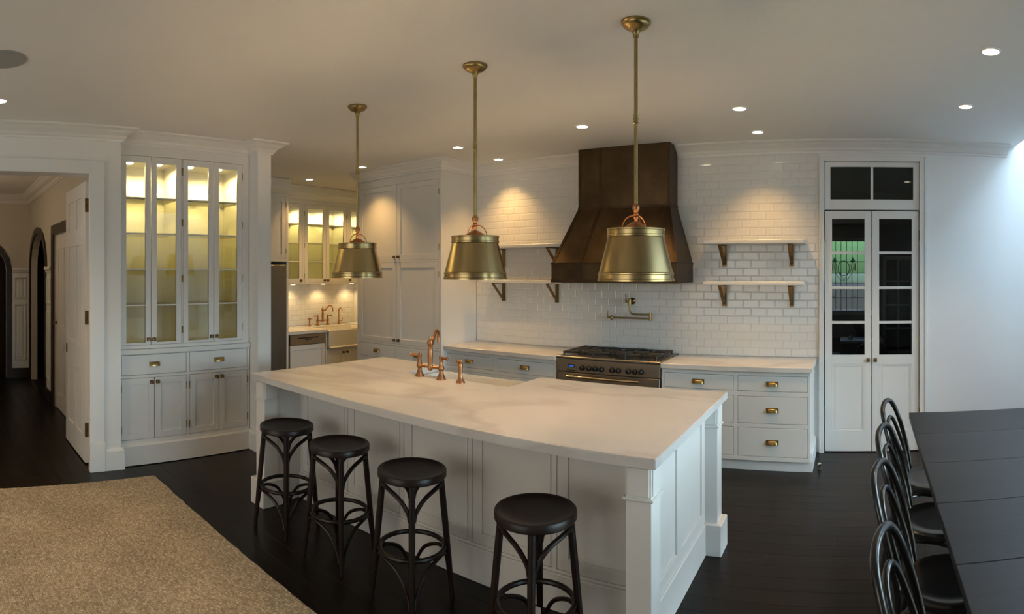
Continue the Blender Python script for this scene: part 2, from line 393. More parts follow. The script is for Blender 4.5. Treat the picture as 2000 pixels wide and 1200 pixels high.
while y < 5.36:
    y2 = y+0.13
    off = [0.0, 0.95, 0.4, 1.35, 0.7][i % 5]
    xs = [-4.70]+[q for q in (-4.70+off+2.1*k for k in range(5)) if -4.55 < q < 1.9]+[2.2]
    for a, b in zip(xs, xs[1:]): plank(a, b, y, min(y2, 5.50))
    if y < 1.38: plank(-9.13, -6.6-off*0.5, y, min(y2, 1.40)); plank(-6.6-off*0.5, -4.70, y, min(y2, 1.40))
    y = y2; i += 1

cl = MB(); cl.box(-9.4, SKX, -4.1, 6.2, ZC, ZC+0.12)
struct('ceiling', cl, 'ceiling_paint')
sk = MB(); sk.box(SKX-0.1, SKX, -4.1, 5.6, ZC+0.12, 3.9); struct('wall_skylight', sk, 'wall_paint')
struct('ceiling_skylight', MB().box(SKX-0.1, XR+0.12, -4.1, 5.6, 3.9, 4.0), 'ceiling_paint')
struct('wall_right', MB().box(XR, XR+0.12, -4.1, RW0, -0.014, 3.9).box(XR, XR+0.12, RW1, 5.6, -0.014, 3.9).box(XR, XR+0.12, RW0, RW1, RWT, 3.9), 'wall_paint')
struct('wall_front', MB().box(-4.70, XR, -4.12, -4.0, -0.014, 3.9), 'wall_paint')

# back wall with the french door opening
DX0, DX1, DTOP = -0.245, 0.645, 2.705
wb = MB(); wb.box(-5.42, DX0, YB, YB+0.13, -0.014, ZC); wb.box(DX1, SKX, YB, YB+0.13, -0.014, ZC); wb.box(DX0, DX1, YB, YB+0.13, DTOP, ZC)
wb.box(SKX, XR, YB, YB+0.13, -0.014, 3.9)
wback = struct('wall_back', wb, 'wall_paint')

# subway tiles on the back wall
TW, TH, TT, JT = 0.152, 0.0755, 0.0068, 0.0012
def tile_mesh(wd, ht):
    a, b, e, q = wd/2-JT/2, ht/2-JT/2, 0.008, 0.0048
    lo = [(-a,0,-b),(a,0,-b),(a,0,b),(-a,0,b)]; mi = [(-a,-q,-b),(a,-q,-b),(a,-q,b),(-a,-q,b)]; hi = [(-a+e,-TT,-b+e),(a-e,-TT,-b+e),(a-e,-TT,b-e),(-a+e,-TT,b-e)]
    mb = MB(); mb.v = lo+mi+hi
    for k in range(4):
        j = (k+1) % 4; mb.f += [(k, j, 4+j, 4+k), (4+k, 4+j, 8+j, 8+k)]
    mb.f.append((8, 9, 10, 11)); mb.f.append((3, 2, 1, 0)); return mb
def tiles(parent, u0, u1, z0, z1, fr, hidden, limit=300, score=None):
    cells = []; r = 0; z = z0
    while z < z1-0.01:
        zt = min(z+TH, z1); u = u0-(TW/2 if r % 2 else 0)
        while u < u1-0.004:
            a, b = max(u, u0), min(u+TW, u1)
            if b-a > 0.012 and not hidden((a+b)/2, (z+zt)/2): cells.append((a, b, z, zt))
            u += TW
        z = zt; r += 1
    cells.sort(key=score); cache = {}; rest = MB()
    for k, (a, b, z, zt) in enumerate(cells):
        key = (round(b-a, 3), round(zt-z, 3))
        if k < limit:
            if key not in cache: cache[key] = tile_mesh(*key).mesh('tile')
            put('tile', cache[key], 'tile_glaze', parent, fr.P((a+b)/2, (z+zt)/2, 0), fr.rot)
        else:
            t = tile_mesh(*key); base = len(rest.v); c = fr.P((a+b)/2, (z+zt)/2, 0); ca, sa = math.cos(fr.rot), math.sin(fr.rot)
            rest.v += [(v[0]*ca-v[1]*sa+c[0], v[0]*sa+v[1]*ca+c[1], v[2]+c[2]) for v in t.v]; rest.f += [tuple(base+i for i in f) for f in t.f]
    if rest.v: o = obj('tile_field', rest, 'tile_glaze', parent); o['kind'] = 'stuff'
HC = -2.125                                                 # hood centre line
def hood_hides(u, z):
    if z > 2.32: return abs(u-HC) < 0.42
    if z > 1.62: return abs(u-HC) < 0.60
    return False
tiles(wback, -4.05, -0.292, 0.884, 2.785, Fr('-Y', YB-0.003), hood_hides, 300, lambda c: math.hypot((c[0]+c[1])/2, YB)/1.0 - 0.35*(c[2] < 1.6))
gr = obj('grout_bed', MB().box(-4.049, -0.292, YB-0.0070, YB-0.0002, 0.884, 2.785), 'grout', wback)

# left wall, doorway, piers
XL = -4.70
wl = MB(); wl.box(-4.88, XL, -4.0, -0.45, -0.014, ZC); wl.box(-4.88, XL, -0.45, 1.285, 2.52, ZC); wl.box(-4.88, XL, 1.285, 1.505, -0.014, ZC)
struct('wall_left', wl, 'wall_paint')
struct('wall_divider', MB().box(-6.95, -4.61, 2.805, 2.95, -0.014, ZC), 'wall_paint')
struct('wall_hutch', MB().box(-5.30, -5.20, 1.505, 2.805, -0.014, ZC), 'wall_paint')
struct('wall_scullery', MB().box(-7.1, -6.95, 2.6, 6.1, -0.014, ZC), 'wall_paint')
wsc = [o for o in COL.objects if o.name == 'wall_scullery'][0]
struct('wall_scullery_end', MB().box(-6.95, -5.30, 6.0, 6.12, -0.014, ZC), 'wall_paint')
struct('wall_scullery_side', MB().box(-5.42, -5.30, YB+0.13, 6.0, -0.014, ZC), 'wall_paint')

# crown mouldings
def crown(z0, z1, d): return [(0, z0), (0.014, z0), (0.016, z0+0.018), (0.03, z0+0.022), (0.042, z0+0.045), (d*0.62, z0+0.068), (d*0.72, z0+0.082), (d*0.9, z1-0.018), (d, z1-0.014), (d, z1), (0, z1)]
CR = crown(2.782, ZC, 0.125)
struct('trim_1', MB().sweep([(-5.43, 4.735), (-4.05, 4.735), (-4.05, YB), (HC-0.475, YB)], CR), 'trim_paint')
struct('trim_2', MB().sweep([(HC+0.475, YB), (1.49, YB)], CR), 'trim_paint')
struct('trim_3', MB().sweep([(XL, -4.0), (XL, 1.505), (-4.775, 1.505), (-4.775, 2.805), (-4.61, 2.805), (-4.61, 2.95), (-5.3, 2.95)], CR), 'trim_paint')
# door casings of the left doorway
tr = MB(); tr.box(XL, XL+0.022, 1.228, 1.355, 0.245, 2.61); tr.box(XL, XL+0.022, -0.60, 1.228, 2.50, 2.61); tr.box(XL, XL+0.022, -0.60, -0.45, 0, 2.50)
tr.box(XL, XL+0.034, 1.226, 1.36, 0, 0.245); tr.box(XL-0.03, XL+0.001, 1.228, 1.285, 0, 2.50); tr.box(XL-0.18, XL, 1.285, 1.30, 0, 2.52); tr.box(XL-0.18, XL, -0.45, 1.285, 2.50, 2.52)
struct('trim_4', tr, 'trim_paint', 0.003)
def base_prof(h, d=0.02): return [(0, 0), (d, 0), (d, h-0.025), (d*0.6, h-0.012), (d*0.5, h), (0, h)]
struct('baseboard_left', MB().sweep([(XL, 1.36), (XL, 1.525-0.02), (-4.76, 1.505)], base_prof(0.185, 0.028)), 'trim_paint')
struct('baseboard_pier', MB().sweep([(-4.75, 2.805), (-4.61, 2.805), (-4.61, 2.95), (-5.4, 2.95)], base_prof(0.185, 0.024)), 'trim_paint')
struct('baseboard_back', MB().sweep([(0.715, YB), (XR, YB)], base_prof(0.17)), 'trim_paint')

for k in range(3):
    a = RW0+(RW1-RW0)*k/3; b = RW0+(RW1-RW0)*(k+1)/3
    g = glazed(None, Fr('-X', XR+0.08), a, b, 0.0, RWT, [], stile=0.07, t=0.04, mname='trim_paint', name='window_%d' % (3+k)); g['kind'] = 'structure'
# ------------------------------------------------------------------ hall beyond the doorway
HX, HY = -9.13, 1.40
def arch(x0, x1, zs, zt, n=10):                             # points over an arch from x0 to x1
    c, r = (x0+x1)/2, (x1-x0)/2; return [(c-r*math.cos(PI*k/n), zs+(zt-zs)*math.sin(PI*k/n)) for k in range(n+1)]
A0, A1 = -8.98, -7.66
pts = [(HX, -0.014), (A0, -0.014)]+arch(A0, A1, 1.72, 2.24)+[(A1, -0.014), (-7.08, -0.014), (-7.08, 2.14), (-6.26, 2.14), (-6.26, -0.014), (-4.88, -0.014), (-4.88, ZC), (HX, ZC)]
hw = MB().prism(pts, HY, HY+0.1, lambda p, q, t: (p, t, q)); struct('wall_hall_right', hw, 'hall_paint')
B0, B1 = -0.25, 1.03
pts = [(-1.6, -0.014), (B0, -0.014)]+arch(B0, B1, 1.70, 2.22)+[(B1, -0.014), (HY+0.1, -0.014), (HY+0.1, ZC), (-1.6, ZC)]
struct('wall_hall_end', MB().prism(pts, HX-0.1, HX, lambda p, q, t: (t, p, q)), 'hall_paint')
struct('wall_hall_left', MB().box(HX, -4.88, -1.7, -1.6, -0.014, ZC), 'hall_paint')
nb = MB(); nb.box(-9.2, -7.4, HY+1.15, HY+1.2, -0.014, 2.5); nb.box(-9.25, -9.2, HY+0.1, HY+1.2, -0.014, 2.5); nb.box(-7.4, -7.35, HY+0.1, HY+1.2, -0.014, 2.5); nb.box(-9.2, -7.4, HY+0.1, HY+1.2, 2.45, 2.5)
struct('wall_hall_niche', nb, 'dark_timber')
nb = MB(); nb.box(HX-1.3, HX-1.25, -0.6, 1.4, -0.014, 2.5); nb.box(HX-1.3, HX-0.1, 1.35, 1.4, -0.014, 2.5); nb.box(HX-1.3, HX-0.1, -0.6, -0.55, -0.014, 2.5); nb.box(HX-1.3, HX-0.1, -0.6, 1.4, 2.45, 2.5); nb.box(HX-1.3, HX-0.1, -0.6, 1.4, -0.06, -0.014)
struct('wall_hall_passage', nb, 'dark_timber')
HCR = crown(2.76, ZC, 0.15)
struct('trim_5', MB().sweep([(HX, -1.6), (HX, HY), (-4.88, HY)], HCR), 'trim_paint')
def arch_ring(x0, x1, zs, zt, wd):
    o = [(x0-wd, 0)]+arch(x0-wd, x1+wd, zs, zt+wd)+[(x1+wd, 0)]; i = [(x1, 0)]+arch(x0, x1, zs, zt)[::-1]+[(x0, 0)]; return o+i
struct('trim_6', MB().prism(arch_ring(A0, A1, 1.72, 2.24, 0.09), HY-0.025, HY, lambda p, q, t: (p, t, q)), 'dark_timber')
struct('trim_7', MB().prism(arch_ring(B0, B1, 1.70, 2.22, 0.08), HX, HX+0.025, lambda p, q, t: (t, p, q)), 'dark_timber')
hd = MB(); hd.box(-7.20, -7.08, HY-0.025, HY, 0, 2.26); hd.box(-6.26, -6.14, HY-0.025, HY, 0, 2.26); hd.box(-7.08, -6.26, HY-0.025, HY, 2.14, 2.26)
struct('trim_8', hd, 'dark_timber')
fh = Fr('-Y', HY+0.02)
def panel_door(name, fr, u0, u1, z0, z1, cols, rows, m='trim_paint', t=0.042, parent=None):
    mb = MB(); fr.box(mb, u0, u1, z0, z1, -t, -0.010)
    us = [u0]+[c for p in cols for c in p]+[u1]; zs = [z0]+[c for p in rows for c in p]+[z1]
    for i in range(len(us)-1):
        for j in range(len(zs)-1):
            if not (i % 2 and j % 2): fr.box(mb, us[i], us[i+1], zs[j], zs[j+1], -0.010, 0)
    for c in cols:
        for r in rows:                                      # raised field
            a, b, c0, d0 = c[0]+0.03, c[1]-0.03, r[0]+0.03, r[1]-0.03
            fr.box(mb, a, b, c0, d0, -0.010, -0.005)
    return obj(name, mb, m, parent, 0.0015)
d2 = panel_door('door_2', fh, -7.075, -6.265, 0.005, 2.135, [(-6.96, -6.71), (-6.63, -6.38)], [(0.20, 0.82), (1.02, 1.96)])
d2['kind'] = 'structure'
dk = obj('door_handle', MB().lathe([(0.02, 0), (0.02, -0.006), (0.008, -0.01), (0.008, -0.03), (0.024, -0.04), (0.024, -0.055), (0.001, -0.06)], (-7.02, HY+0.02, 1.05), 12, 'Y'), 'brass_dark', d2)
# wainscot
def wainscot(name, fr, u0, u1, cols):
    mb = MB(); fr.box(mb, u0, u1, 0.0, 1.70, 0, 0.012)
    o = struct(name, mb, 'trim_paint')
    cp = MB(); fr.box(cp, u0, u1, 1.70, 1.745, 0, 0.05); fr.box(cp, u0, u1, 1.67, 1.70, 0, 0.03); obj('cap_rail', cp, 'trim_paint', o, 0.004)
    bb = MB(); fr.box(bb, u0, u1, 0, 0.15, 0.012, 0.03); obj('skirting', bb, 'dark_timber', o)
    for (a, b) in cols:
        for (c, d) in ((0.28, 1.17), (1.26, 1.60)):
            q = MB()
            fr.box(q, a, b, c, c+0.022, 0.012, 0.028); fr.box(q, a, b, d-0.022, d, 0.012, 0.028); fr.box(q, a, a+0.022, c+0.022, d-0.022, 0.012, 0.028); fr.box(q, b-0.022, b, c+0.022, d-0.022, 0.012, 0.028)
            fr.box(q, a+0.05, b-0.05, c+0.05, d-0.05, 0.012, 0.022); obj('panel', q, 'trim_paint', o, 0.003)
wainscot('wall_hall_wainscot', Fr('-Y', HY), A1+0.09, -7.20, [(A1+0.14, -7.25)])
wainscot('wall_hall_wainscot_end', Fr('+X', HX), B1+0.08, HY-0.012, [(B1+0.12, HY-0.06)])

# open door leaf of the left doorway, seen almost edge-on
dl = panel_door('door_1', Fr('-Y', 1.238), -5.67, -4.886, 0.012, 2.47, [(-5.56, -5.32), (-5.24, -5.0)], [(0.24, 0.80), (1.02, 1.92), (2.06, 2.34)])
dl['kind'] = 'structure'
for z in (0.30, 1.28, 2.26):
    obj('hinge', MB().box(-4.890, -4.880, 1.236, 1.272, z-0.06, z+0.06), 'brass_dark', dl)
obj('lock_plate', MB().box(-5.64, -5.605, 1.233, 1.238, 0.88, 0.97), 'brass_dark', dl)

# ------------------------------------------------------------------ hutch (glass-fronted display cabinet)
fx = Fr('+X', -4.765)
hu = thing('display_cabinet', 'tall built-in white display cabinet with lit glass doors above drawers and cupboards', 'cabinet', (-4.98, 2.165, 0))
HU0, HU1 = 1.512, 2.798
mb = MB()
mb.box(-5.195, -4.80, HU0, HU0+0.012, 0, 2.78); mb.box(-5.195, -4.80, HU1-0.06, HU1, 0, 2.78); mb.box(-5.195, -5.18, HU0, HU1, 0, 2.78)
mb.box(-5.18, -4.80, HU0, HU1, 0.96, 1.0); mb.box(-5.18, -4.80, HU0, HU1, 2.66, 2.78); mb.box(-5.18, -4.80, HU0, HU1, 0.2, 0.22)
mb.box(-5.18, -4.79, 2.092, 2.118, 1.0, 2.66)
obj('carcass', mb, 'cabinet_paint', hu)
mb = MB()
us = [HU0, 1.522, 2.100, 2.110, 2.725, HU1]; zs = [1.005, 1.035, 2.695, 2.782]
face_frame(mb, fx, us, zs, {(1, 1), (3, 1)})
us = [HU0, 1.526, 2.143, 2.173, 2.775, HU1]; zs = [0.19, 0.215, 0.752, 0.777, 0.955, 0.962]
fl2 = Fr('+X', -4.755); face_frame(mb, fl2, us, zs, {(1, 1), (1, 3), (3, 1), (3, 3)})
obj('face_frame', mb, 'cabinet_paint', hu, 0.0012)
obj('counter_ledge', MB().box(-4.80, -4.735, HU0, HU1, 0.962, 1.003), 'cabinet_paint', hu, 0.004)
obj('plinth', MB().sweep([(-4.755, HU0), (-4.755, HU1)], [(0, 0), (0.02, 0), (0.02, 0.165), (0.008, 0.18), (0.006, 0.192), (0, 0.192)]), 'cabinet_paint', hu)
BARS = [1.385, 1.70, 2.015, 2.328]
for (a, b, kside, hside) in ((1.522, 1.806, 1, 0), (1.806, 2.100, 0, 1), (2.110, 2.425, 1, 0), (2.425, 2.725, 0, 1)):
    d = glazed(hu, fx, a, b, 1.035, 2.695, BARS, stile=0.05, top=0.055, bot=0.02, mt=0.006)
    knob(d, fx, b-0.026 if kside else a+0.026, 1.085)
    hinges(d, fx, a if not hside else b, (1.16, 1.62, 2.12, 2.58), 0.002)
for k, (a, b) in enumerate(((1.526, 2.143), (2.173, 2.775))):
    d = slab(hu, fl2, a, b, 0.777, 0.955); pull(d, fl2, (a+b)/2, 0.868)
    m_ = (a+b)/2
    for q0, q1, s in ((a, m_, 1), (m_, b, 0)):
        d = shaker(hu, fl2, q0, q1, 0.215, 0.752); knob(d, fl2, q1-0.028 if s else q0+0.028, 0.712)
        hinges(d, fl2, q0 if s else q1, (0.31, 0.66), 0.002)
for zb in BARS:
    for (a, b) in ((HU0+0.013, 2.091), (2.119, HU1-0.061)):
        obj('glass_shelf', MB().box(-5.178, -4.83, a, b, zb-0.004, zb+0.004), 'shelf_glass', hu)
for yb in (1.66, 1.94, 2.26, 2.56):
    obj('puck_light', MB().lathe([(0.032, 2.6595), (0.032, 2.652), (0.024, 2.648), (0.001, 2.648)], (-4.93, yb, 0), 14), 'lamp_lens', hu)
    light('cabinet_lamp', 'SPOT', (-4.93, yb, 2.640), P_HUTCH, (1.0, 0.75, 0.32), hu, spot_size=2.9, spot_blend=0.6, shadow_soft_size=0.02)

# ------------------------------------------------------------------ tall pantry cupboard
ft = Fr('-Y', 4.74)
tc_ = thing('pantry_cupboard', 'full-height white pantry cupboard with shaker doors beside the tiled wall', 'cupboard', (-4.73, 5.05, 0))
mb = MB(); mb.box(-5.42, -4.051, 4.765, YB-0.009, 0, 2.785)
face_frame(mb, ft, [-5.42, -5.395, -4.74, -4.73, -4.085, -4.05], [0.09, 0.14, 0.635, 0.655, 0.818, 0.842, 1.79, 1.812, 2.69, 2.785], {(1,1),(3,1),(1,3),(3,3),(1,5),(3,5),(1,7),(3,7)}, -0.025)
obj('carcass', mb, 'cabinet_paint', tc_, 0.0012)
for a, b, s in ((-5.395, -4.74, 1), (-4.73, -4.085, 0)):
    ku = b-0.03 if s else a+0.03
    d = shaker(tc_, ft, a, b, 1.812, 2.69, 0.06); knob(d, ft, ku, 1.85); hinges(d, ft, a if s else b, (1.95, 2.55), 0.002)
    d = shaker(tc_, ft, a, b, 0.842, 1.79, 0.06); knob(d, ft, ku, 0.885); hinges(d, ft, a if s else b, (1.0, 1.65), 0.002)
    d = slab(tc_, ft, a, b, 0.655, 0.818); pull(d, ft, (a+b)/2, 0.738)
    d = slab(tc_, ft, a, b, 0.14, 0.635); pull(d, ft, (a+b)/2, 0.40)

# ------------------------------------------------------------------ base cabinets along the tiled wall
def base_unit(name, label, x0, x1, cols, rows, fy, endpanel=False):
    fr = Fr('-Y', fy); t = thing(name, label, 'cabinet', ((x0+x1)/2, 5.1, 0))
    mb = MB(); mb.box(x0, x1, fy+0.022, YB-0.002, 0.088, 0.836); mb.box(x0, x1, fy+0.025, YB-0.002, 0, 0.088)
    us = [x0]+[q for c in cols for q in c]+[x1]; zs = [0.088]+[q for r in rows for q in r]+[0.836]
    holes = {(i, j) for i in range(len(us)-1) for j in range(len(zs)-1) if i % 2 and j % 2}
    face_frame(mb, fr, us, zs, holes); obj('carcass', mb, 'cabinet_paint', t, 0.0012)
    for c in cols:
        for r in rows:
            d = slab(t, fr, c[0], c[1], r[0], r[1]); pull(d, fr, (c[0]+c[1])/2, (r[0]+r[1])/2)
    if endpanel:
        obj('end_skirting', MB().sweep([(x1, fy+0.025), (x1, YB-0.002)], base_prof(0.16, 0.018)), 'cabinet_paint', t)
    return t
RW = [(0.122, 0.367), (0.40, 0.631), (0.671, 0.803)]
base_unit('base_cabinet', 'white drawer cabinet with cup pulls left of the cooker', -4.048, -2.675, [(-4.02, -3.41), (-3.357, -2.70)], RW, 4.80)
base_unit('base_cabinet', 'white six-drawer cabinet with cup pulls between cooker and french doors', -1.628, -0.335, [(-1.60, -0.985), (-0.95, -0.356)], RW, 4.805, True)
def slab_thing(name, label, b, m='marble', cat='worktop', bev=0.003):
    return tag(obj(name, MB().box(*b), m, None, bev), label, cat)
slab_thing('worktop', 'white marble worktop running from pantry cupboard to the cooker', (-4.048, -2.672, 4.772, YB-0.013, 0.838, 0.881))
slab_thing('worktop', 'white marble worktop ending beside the french doors', (-1.630, -0.312, 4.778, YB-0.013, 0.838, 0.881))

# ------------------------------------------------------------------ cooker
RX0, RX1, RY = -2.668, -1.634, 4.79
ck = thing('range_cooker', 'wide stainless steel range cooker with black grates and knobs', 'cooker', ((RX0+RX1)/2, 5.07, 0))
obj('body', MB().box(RX0, RX1, RY+0.03, YB-0.016, 0.10, 0.868), 'steel', ck, 0.003)
obj('cooktop', MB().box(RX0, RX1, RY-0.005, YB-0.016, 0.869, 0.889), 'steel', ck, 0.004)
obj('control_panel', MB().box(RX0+0.002, RX1-0.002, RY, RY+0.029, 0.745, 0.867), 'steel', ck, 0.003)
dr = obj('oven_door', MB().box(RX0+0.006, RX1-0.006, RY+0.002, RY+0.029, 0.16, 0.738), 'steel', ck, 0.004)
obj('window', MB().box(RX0+0.2, RX1-0.2, RY, RY+0.002, 0.28, 0.60), 'oven_glass', dr)
hb = MB().tube([(-2.535, RY-0.05, 0.708), (-1.812, RY-0.05, 0.708)], 0.011, 12)
hb.tube([(-2.52, RY+0.002, 0.70), (-2.52, RY-0.05, 0.708)], 0.008, 8); hb.tube([(-1.827, RY+0.002, 0.70), (-1.827, RY-0.05, 0.708)], 0.008, 8)
obj('handle', hb, 'handle_steel', dr)
for x in (RX0+0.07, RX1-0.07):
    for y in (RY+0.09, 5.28): obj('foot', MB().lathe([(0.025, 0), (0.025, 0.02), (0.018, 0.03), (0.018, 0.10)], (x, y, 0), 12), 'steel', ck)
dsp = obj('display', MB().box(-2.545, -2.475, RY-0.003, RY, 0.785, 0.815), 'knob_black', ck)
for a, b in ((-2.535, -2.512), (-2.506, -2.483)):
    obj('digits', MB().box(a, b, RY-0.0038, RY-0.003, 0.792, 0.808), 'display_blue', dsp)
obj('vent_slot', MB().box(-2.555, -2.47, RY-0.002, RY, 0.757, 0.763), 'gap_black', ck)
kn = MB().lathe([(0.026, 0), (0.026, -0.006), (0.021, -0.008), (0.020, -0.032), (0.016, -0.036), (0.001, -0.036)], (0, 0, 0), 16, 'Y')
kn.box(-0.004, 0.004, -0.043, -0.034, -0.018, 0.018); kn = kn.mesh('control_knob')
for px in (1136, 1148.5, 1161, 1173.5, 1194, 1206.5, 1226, 1238.5, 1251):
    put('control_knob', kn, 'knob_black', ck, (math.tan((px-XN)/F)*(RY-0.02), RY, 0.790))
gw = (RX1-RX0-0.10)/3
for i in range(3):
    gx0 = RX0+0.05+i*gw+0.006; gx1 = gx0+gw-0.012; gy0, gy1 = RY+0.05, 5.30; zt = 0.918; g = MB(); r = 0.0105
    g.tube([(gx0,gy0,zt),(gx1,gy0,zt),(gx1,gy1,zt),(gx0,gy1,zt)], r, 6, True); my = (gy0+gy1)/2; mx_ = (gx0+gx1)/2
    g.tube([(gx0,my,zt),(gx1,my,zt)], r, 6)
    for cy in ((gy0+my)/2, (gy1+my)/2):
        for k in range(4):
            t = PI/4+k*PI/2; ex = gx0 if math.cos(t) < 0 else gx1; ey = cy+(gy1-gy0)/4*(1 if math.sin(t) > 0 else -1)
            g.tube([(mx_+0.04*math.cos(t), cy+0.04*math.sin(t), zt+0.002), (ex, ey, zt)], r, 6)
        for sx in (-1, 1): g.tube([(mx_+sx*0.035, cy, zt+0.004), (gx0 if sx < 0 else gx1, cy, zt)], r, 6)
    for x in (gx0, gx1):
        for y in (gy0, my, gy1): g.tube([(x, y, 0.889), (x, y, zt+0.008)], 0.009, 6)
    obj('grate', g, 'cast_iron', ck)
    for cy in ((gy0+my)/2, (gy1+my)/2):
        bmb = MB().lathe([(0.05, 0.8892), (0.05, 0.896), (0.04, 0.898), (0.036, 0.908), (0.036, 0.914), (0.03, 0.917), (0.001, 0.917)], (mx_, cy, 0), 20); obj('burner', bmb, 'cast_iron', ck)
obj('toe_strip', MB().box(RX0+0.01, RX1-0.01, RY+0.05, RY+0.06, 0.02, 0.12), 'gap_black', ck)

# ------------------------------------------------------------------ range hood
hd = thing('range_hood', 'dark bronze metal range hood with tapered canopy and straight chimney', 'hood', (HC, 5.1, 1.577))
hb0, hb1, hf = HC-0.63, HC+0.63, 4.845; cb0, cb1, cf = HC-0.475, HC+0.475, 5.12; wy = YB-0.016; Z1, Z2, Z3 = 1.577, 1.757, 2.302
mb = MB(); mb.box(hb0, hb1, hf, hf+0.02, Z1, Z2); mb.box(hb0, hb0+0.02, hf+0.02, wy, Z1, Z2); mb.box(hb1-0.02, hb1, hf+0.02, wy, Z1, Z2); mb.box(hb0+0.02, hb1-0.02, wy-0.02, wy, Z1, Z2)
mb.box(hb0+0.02, hb1-0.02, hf+0.02, wy-0.02, Z1+0.06, Z1+0.07)
obj('band', mb, 'hood_metal', hd, 0.002)
obj('canopy', MB().hexa([(hb0,hf,Z2),(hb1,hf,Z2),(hb1,wy,Z2),(hb0,wy,Z2)], [(cb0,cf,Z3),(cb1,cf,Z3),(cb1,wy,Z3),(cb0,wy,Z3)]), 'hood_metal', hd, 0.002)
obj('chimney', MB().box(cb0, cb1, cf, wy, Z3, 2.889), 'hood_metal', hd, 0.002)
sl = Vector((0, -(Z3-Z2), -(cf-hf))).normalized(); sl = Vector((0, -abs(Z3-Z2), (cf-hf))).normalized()
for t in (0.25, 0.645):
    xb, xt = hb0+(hb1-hb0)*t, cb0+(cb1-cb0)*t
    obj('seam_strap', MB().bar((xb, hf, Z1), (xb, hf, Z2), (1,0,0), 0.028, (0,-1,0), 0.004), 'hood_strap', hd)
    obj('seam_strap', MB().bar((xb, hf, Z2), (xt, cf, Z3), (1,0,0), 0.028, sl, 0.004), 'hood_strap', hd)
    obj('seam_strap', MB().bar((xt, cf, Z3), (xt, cf, 2.888), (1,0,0), 0.028, (0,-1,0), 0.004), 'hood_strap', hd)
for s, xb, xt in ((1, hb0, cb0), (-1, hb1, cb1)):
    obj('corner_strap', MB().bar((xb+s*0.014, hf, Z2), (xt+s*0.014, cf, Z3), (1,0,0), 0.028, sl, 0.004), 'hood_strap', hd)
    obj('corner_strap', MB().bar((xt+s*0.014, cf, Z3), (xt+s*0.014, cf, 2.888), (1,0,0), 0.028, (0,-1,0), 0.004), 'hood_strap', hd)
obj('waist_strap', MB().box(cb0-0.004, cb1+0.004, cf-0.006, wy, Z3-0.014, Z3+0.014), 'hood_strap', hd)
obj('rim_strap', MB().box(hb0-0.004, hb1+0.004, hf-0.006, wy, Z2-0.008, Z2+0.008), 'hood_strap', hd)
obj('lower_rim', MB().box(hb0-0.004, hb1+0.004, hf-0.006, hf, Z1, Z1+0.03), 'hood_strap', hd)

# ------------------------------------------------------------------ wall shelves and brackets
def shelf(x0, x1, z, label):
    return tag(obj('open_shelf', MB().box(x0, x1, 5.117, YB-0.0125, z-0.034, z), 'trim_paint', None, 0.004), label, 'shelf')
def bracket(x, z, label):
    t = thing('shelf_bracket', label, 'bracket', (x, 5.25, z-0.19)); wdt = 0.040; yw = YB-0.0125
    obj('wall_leg', MB().box(x-wdt/2, x+wdt/2, yw-0.008, yw, z-0.205, z), 'brass_dark', t, 0.001)
    obj('arm', MB().box(x-wdt/2, x+wdt/2, 5.15, yw-0.008, z-0.009, z), 'brass_dark', t, 0.001)
    obj('brace', MB().bar((x, 5.155, z-0.009), (x, yw-0.008, z-0.185), (1,0,0), wdt*0.8, (0, -0.6, -0.7), 0.008), 'brass_dark', t)
    obj('foot_cap', MB().box(x-wdt/2-0.001, x+wdt/2+0.001, yw-0.016, yw-0.008, z-0.205, z-0.178), 'brass_dark', t, 0.001)
for side, x0, x1, b0, b1 in (('left of the range hood', -3.83, -2.79, -3.66, -2.975), ('between range hood and french doors', -1.335, -0.41, -1.185, -0.545)):
    for row, z in (('upper', 1.968), ('lower', 1.592)):
        shelf(x0, x1, z, '%s white wall shelf %s' % (row, side))
        outer = 'pantry cupboard' if 'left' in side else 'french doors'
        bracket(b0, z-0.035, 'bronze bracket under %s shelf %s, %s' % (row, side.split(' between')[0], 'pantry end' if 'left' in side else 'hood end'))
        bracket(b1, z-0.035, 'bronze bracket under %s shelf %s, %s' % (row, side, 'hood end' if 'left' in side else 'french door end'))

# pot filler
pf = thing('pot_filler', 'folding brass pot filler tap on tiles above the cooker', 'tap', (-2.13, 5.36, 1.24)); yw = YB-0.0125
px0 = -2.118
obj('rose', MB().lathe([(0.034, 0), (0.034, -0.006), (0.026, -0.012), (0.014, -0.02), (0.014, -0.085)], (px0, yw, 1.388), 20, 'Y'), 'brass', pf)
obj('valve', MB().lathe([(0.001, -0.04), (0.018, -0.032), (0.020, 0), (0.014, 0.03), (0.001, 0.034)], (px0, yw-0.088, 1.385), 16).tube([(px0, yw-0.088, 1.385), (px0-0.035, yw-0.092, 1.385)], 0.010, 10), 'brass', pf)
obj('lever', MB().tube([(px0-0.036, yw-0.092, 1.378), (px0-0.036, yw-0.092, 1.44)], [0.009, 0.006], 8).lathe([(0.001, 1.436), (0.010, 1.44), (0.010, 1.452), (0.001, 1.458)], (px0-0.036, yw-0.092, 0), 10), 'brass', pf)
ay = yw-0.088
obj('upper_arm', MB().tube(crv([(px0, ay, 1.36), (px0+0.003, ay, 1.30), (px0+0.02, ay, 1.272), (px0+0.055, ay, 1.262), (px0+0.21, ay, 1.262)], 6), 0.0095, 10), 'brass', pf)
obj('elbow_joint', MB().lathe([(0.001, 1.20), (0.013, 1.206), (0.016, 1.225), (0.011, 1.242), (0.016, 1.258), (0.013, 1.278), (0.001, 1.286)], (px0+0.215, ay, 0), 14), 'brass', pf)
obj('lower_arm', MB().tube([(px0+0.215, ay, 1.224), (px0-0.19, ay, 1.224)], 0.0085, 10), 'brass', pf)
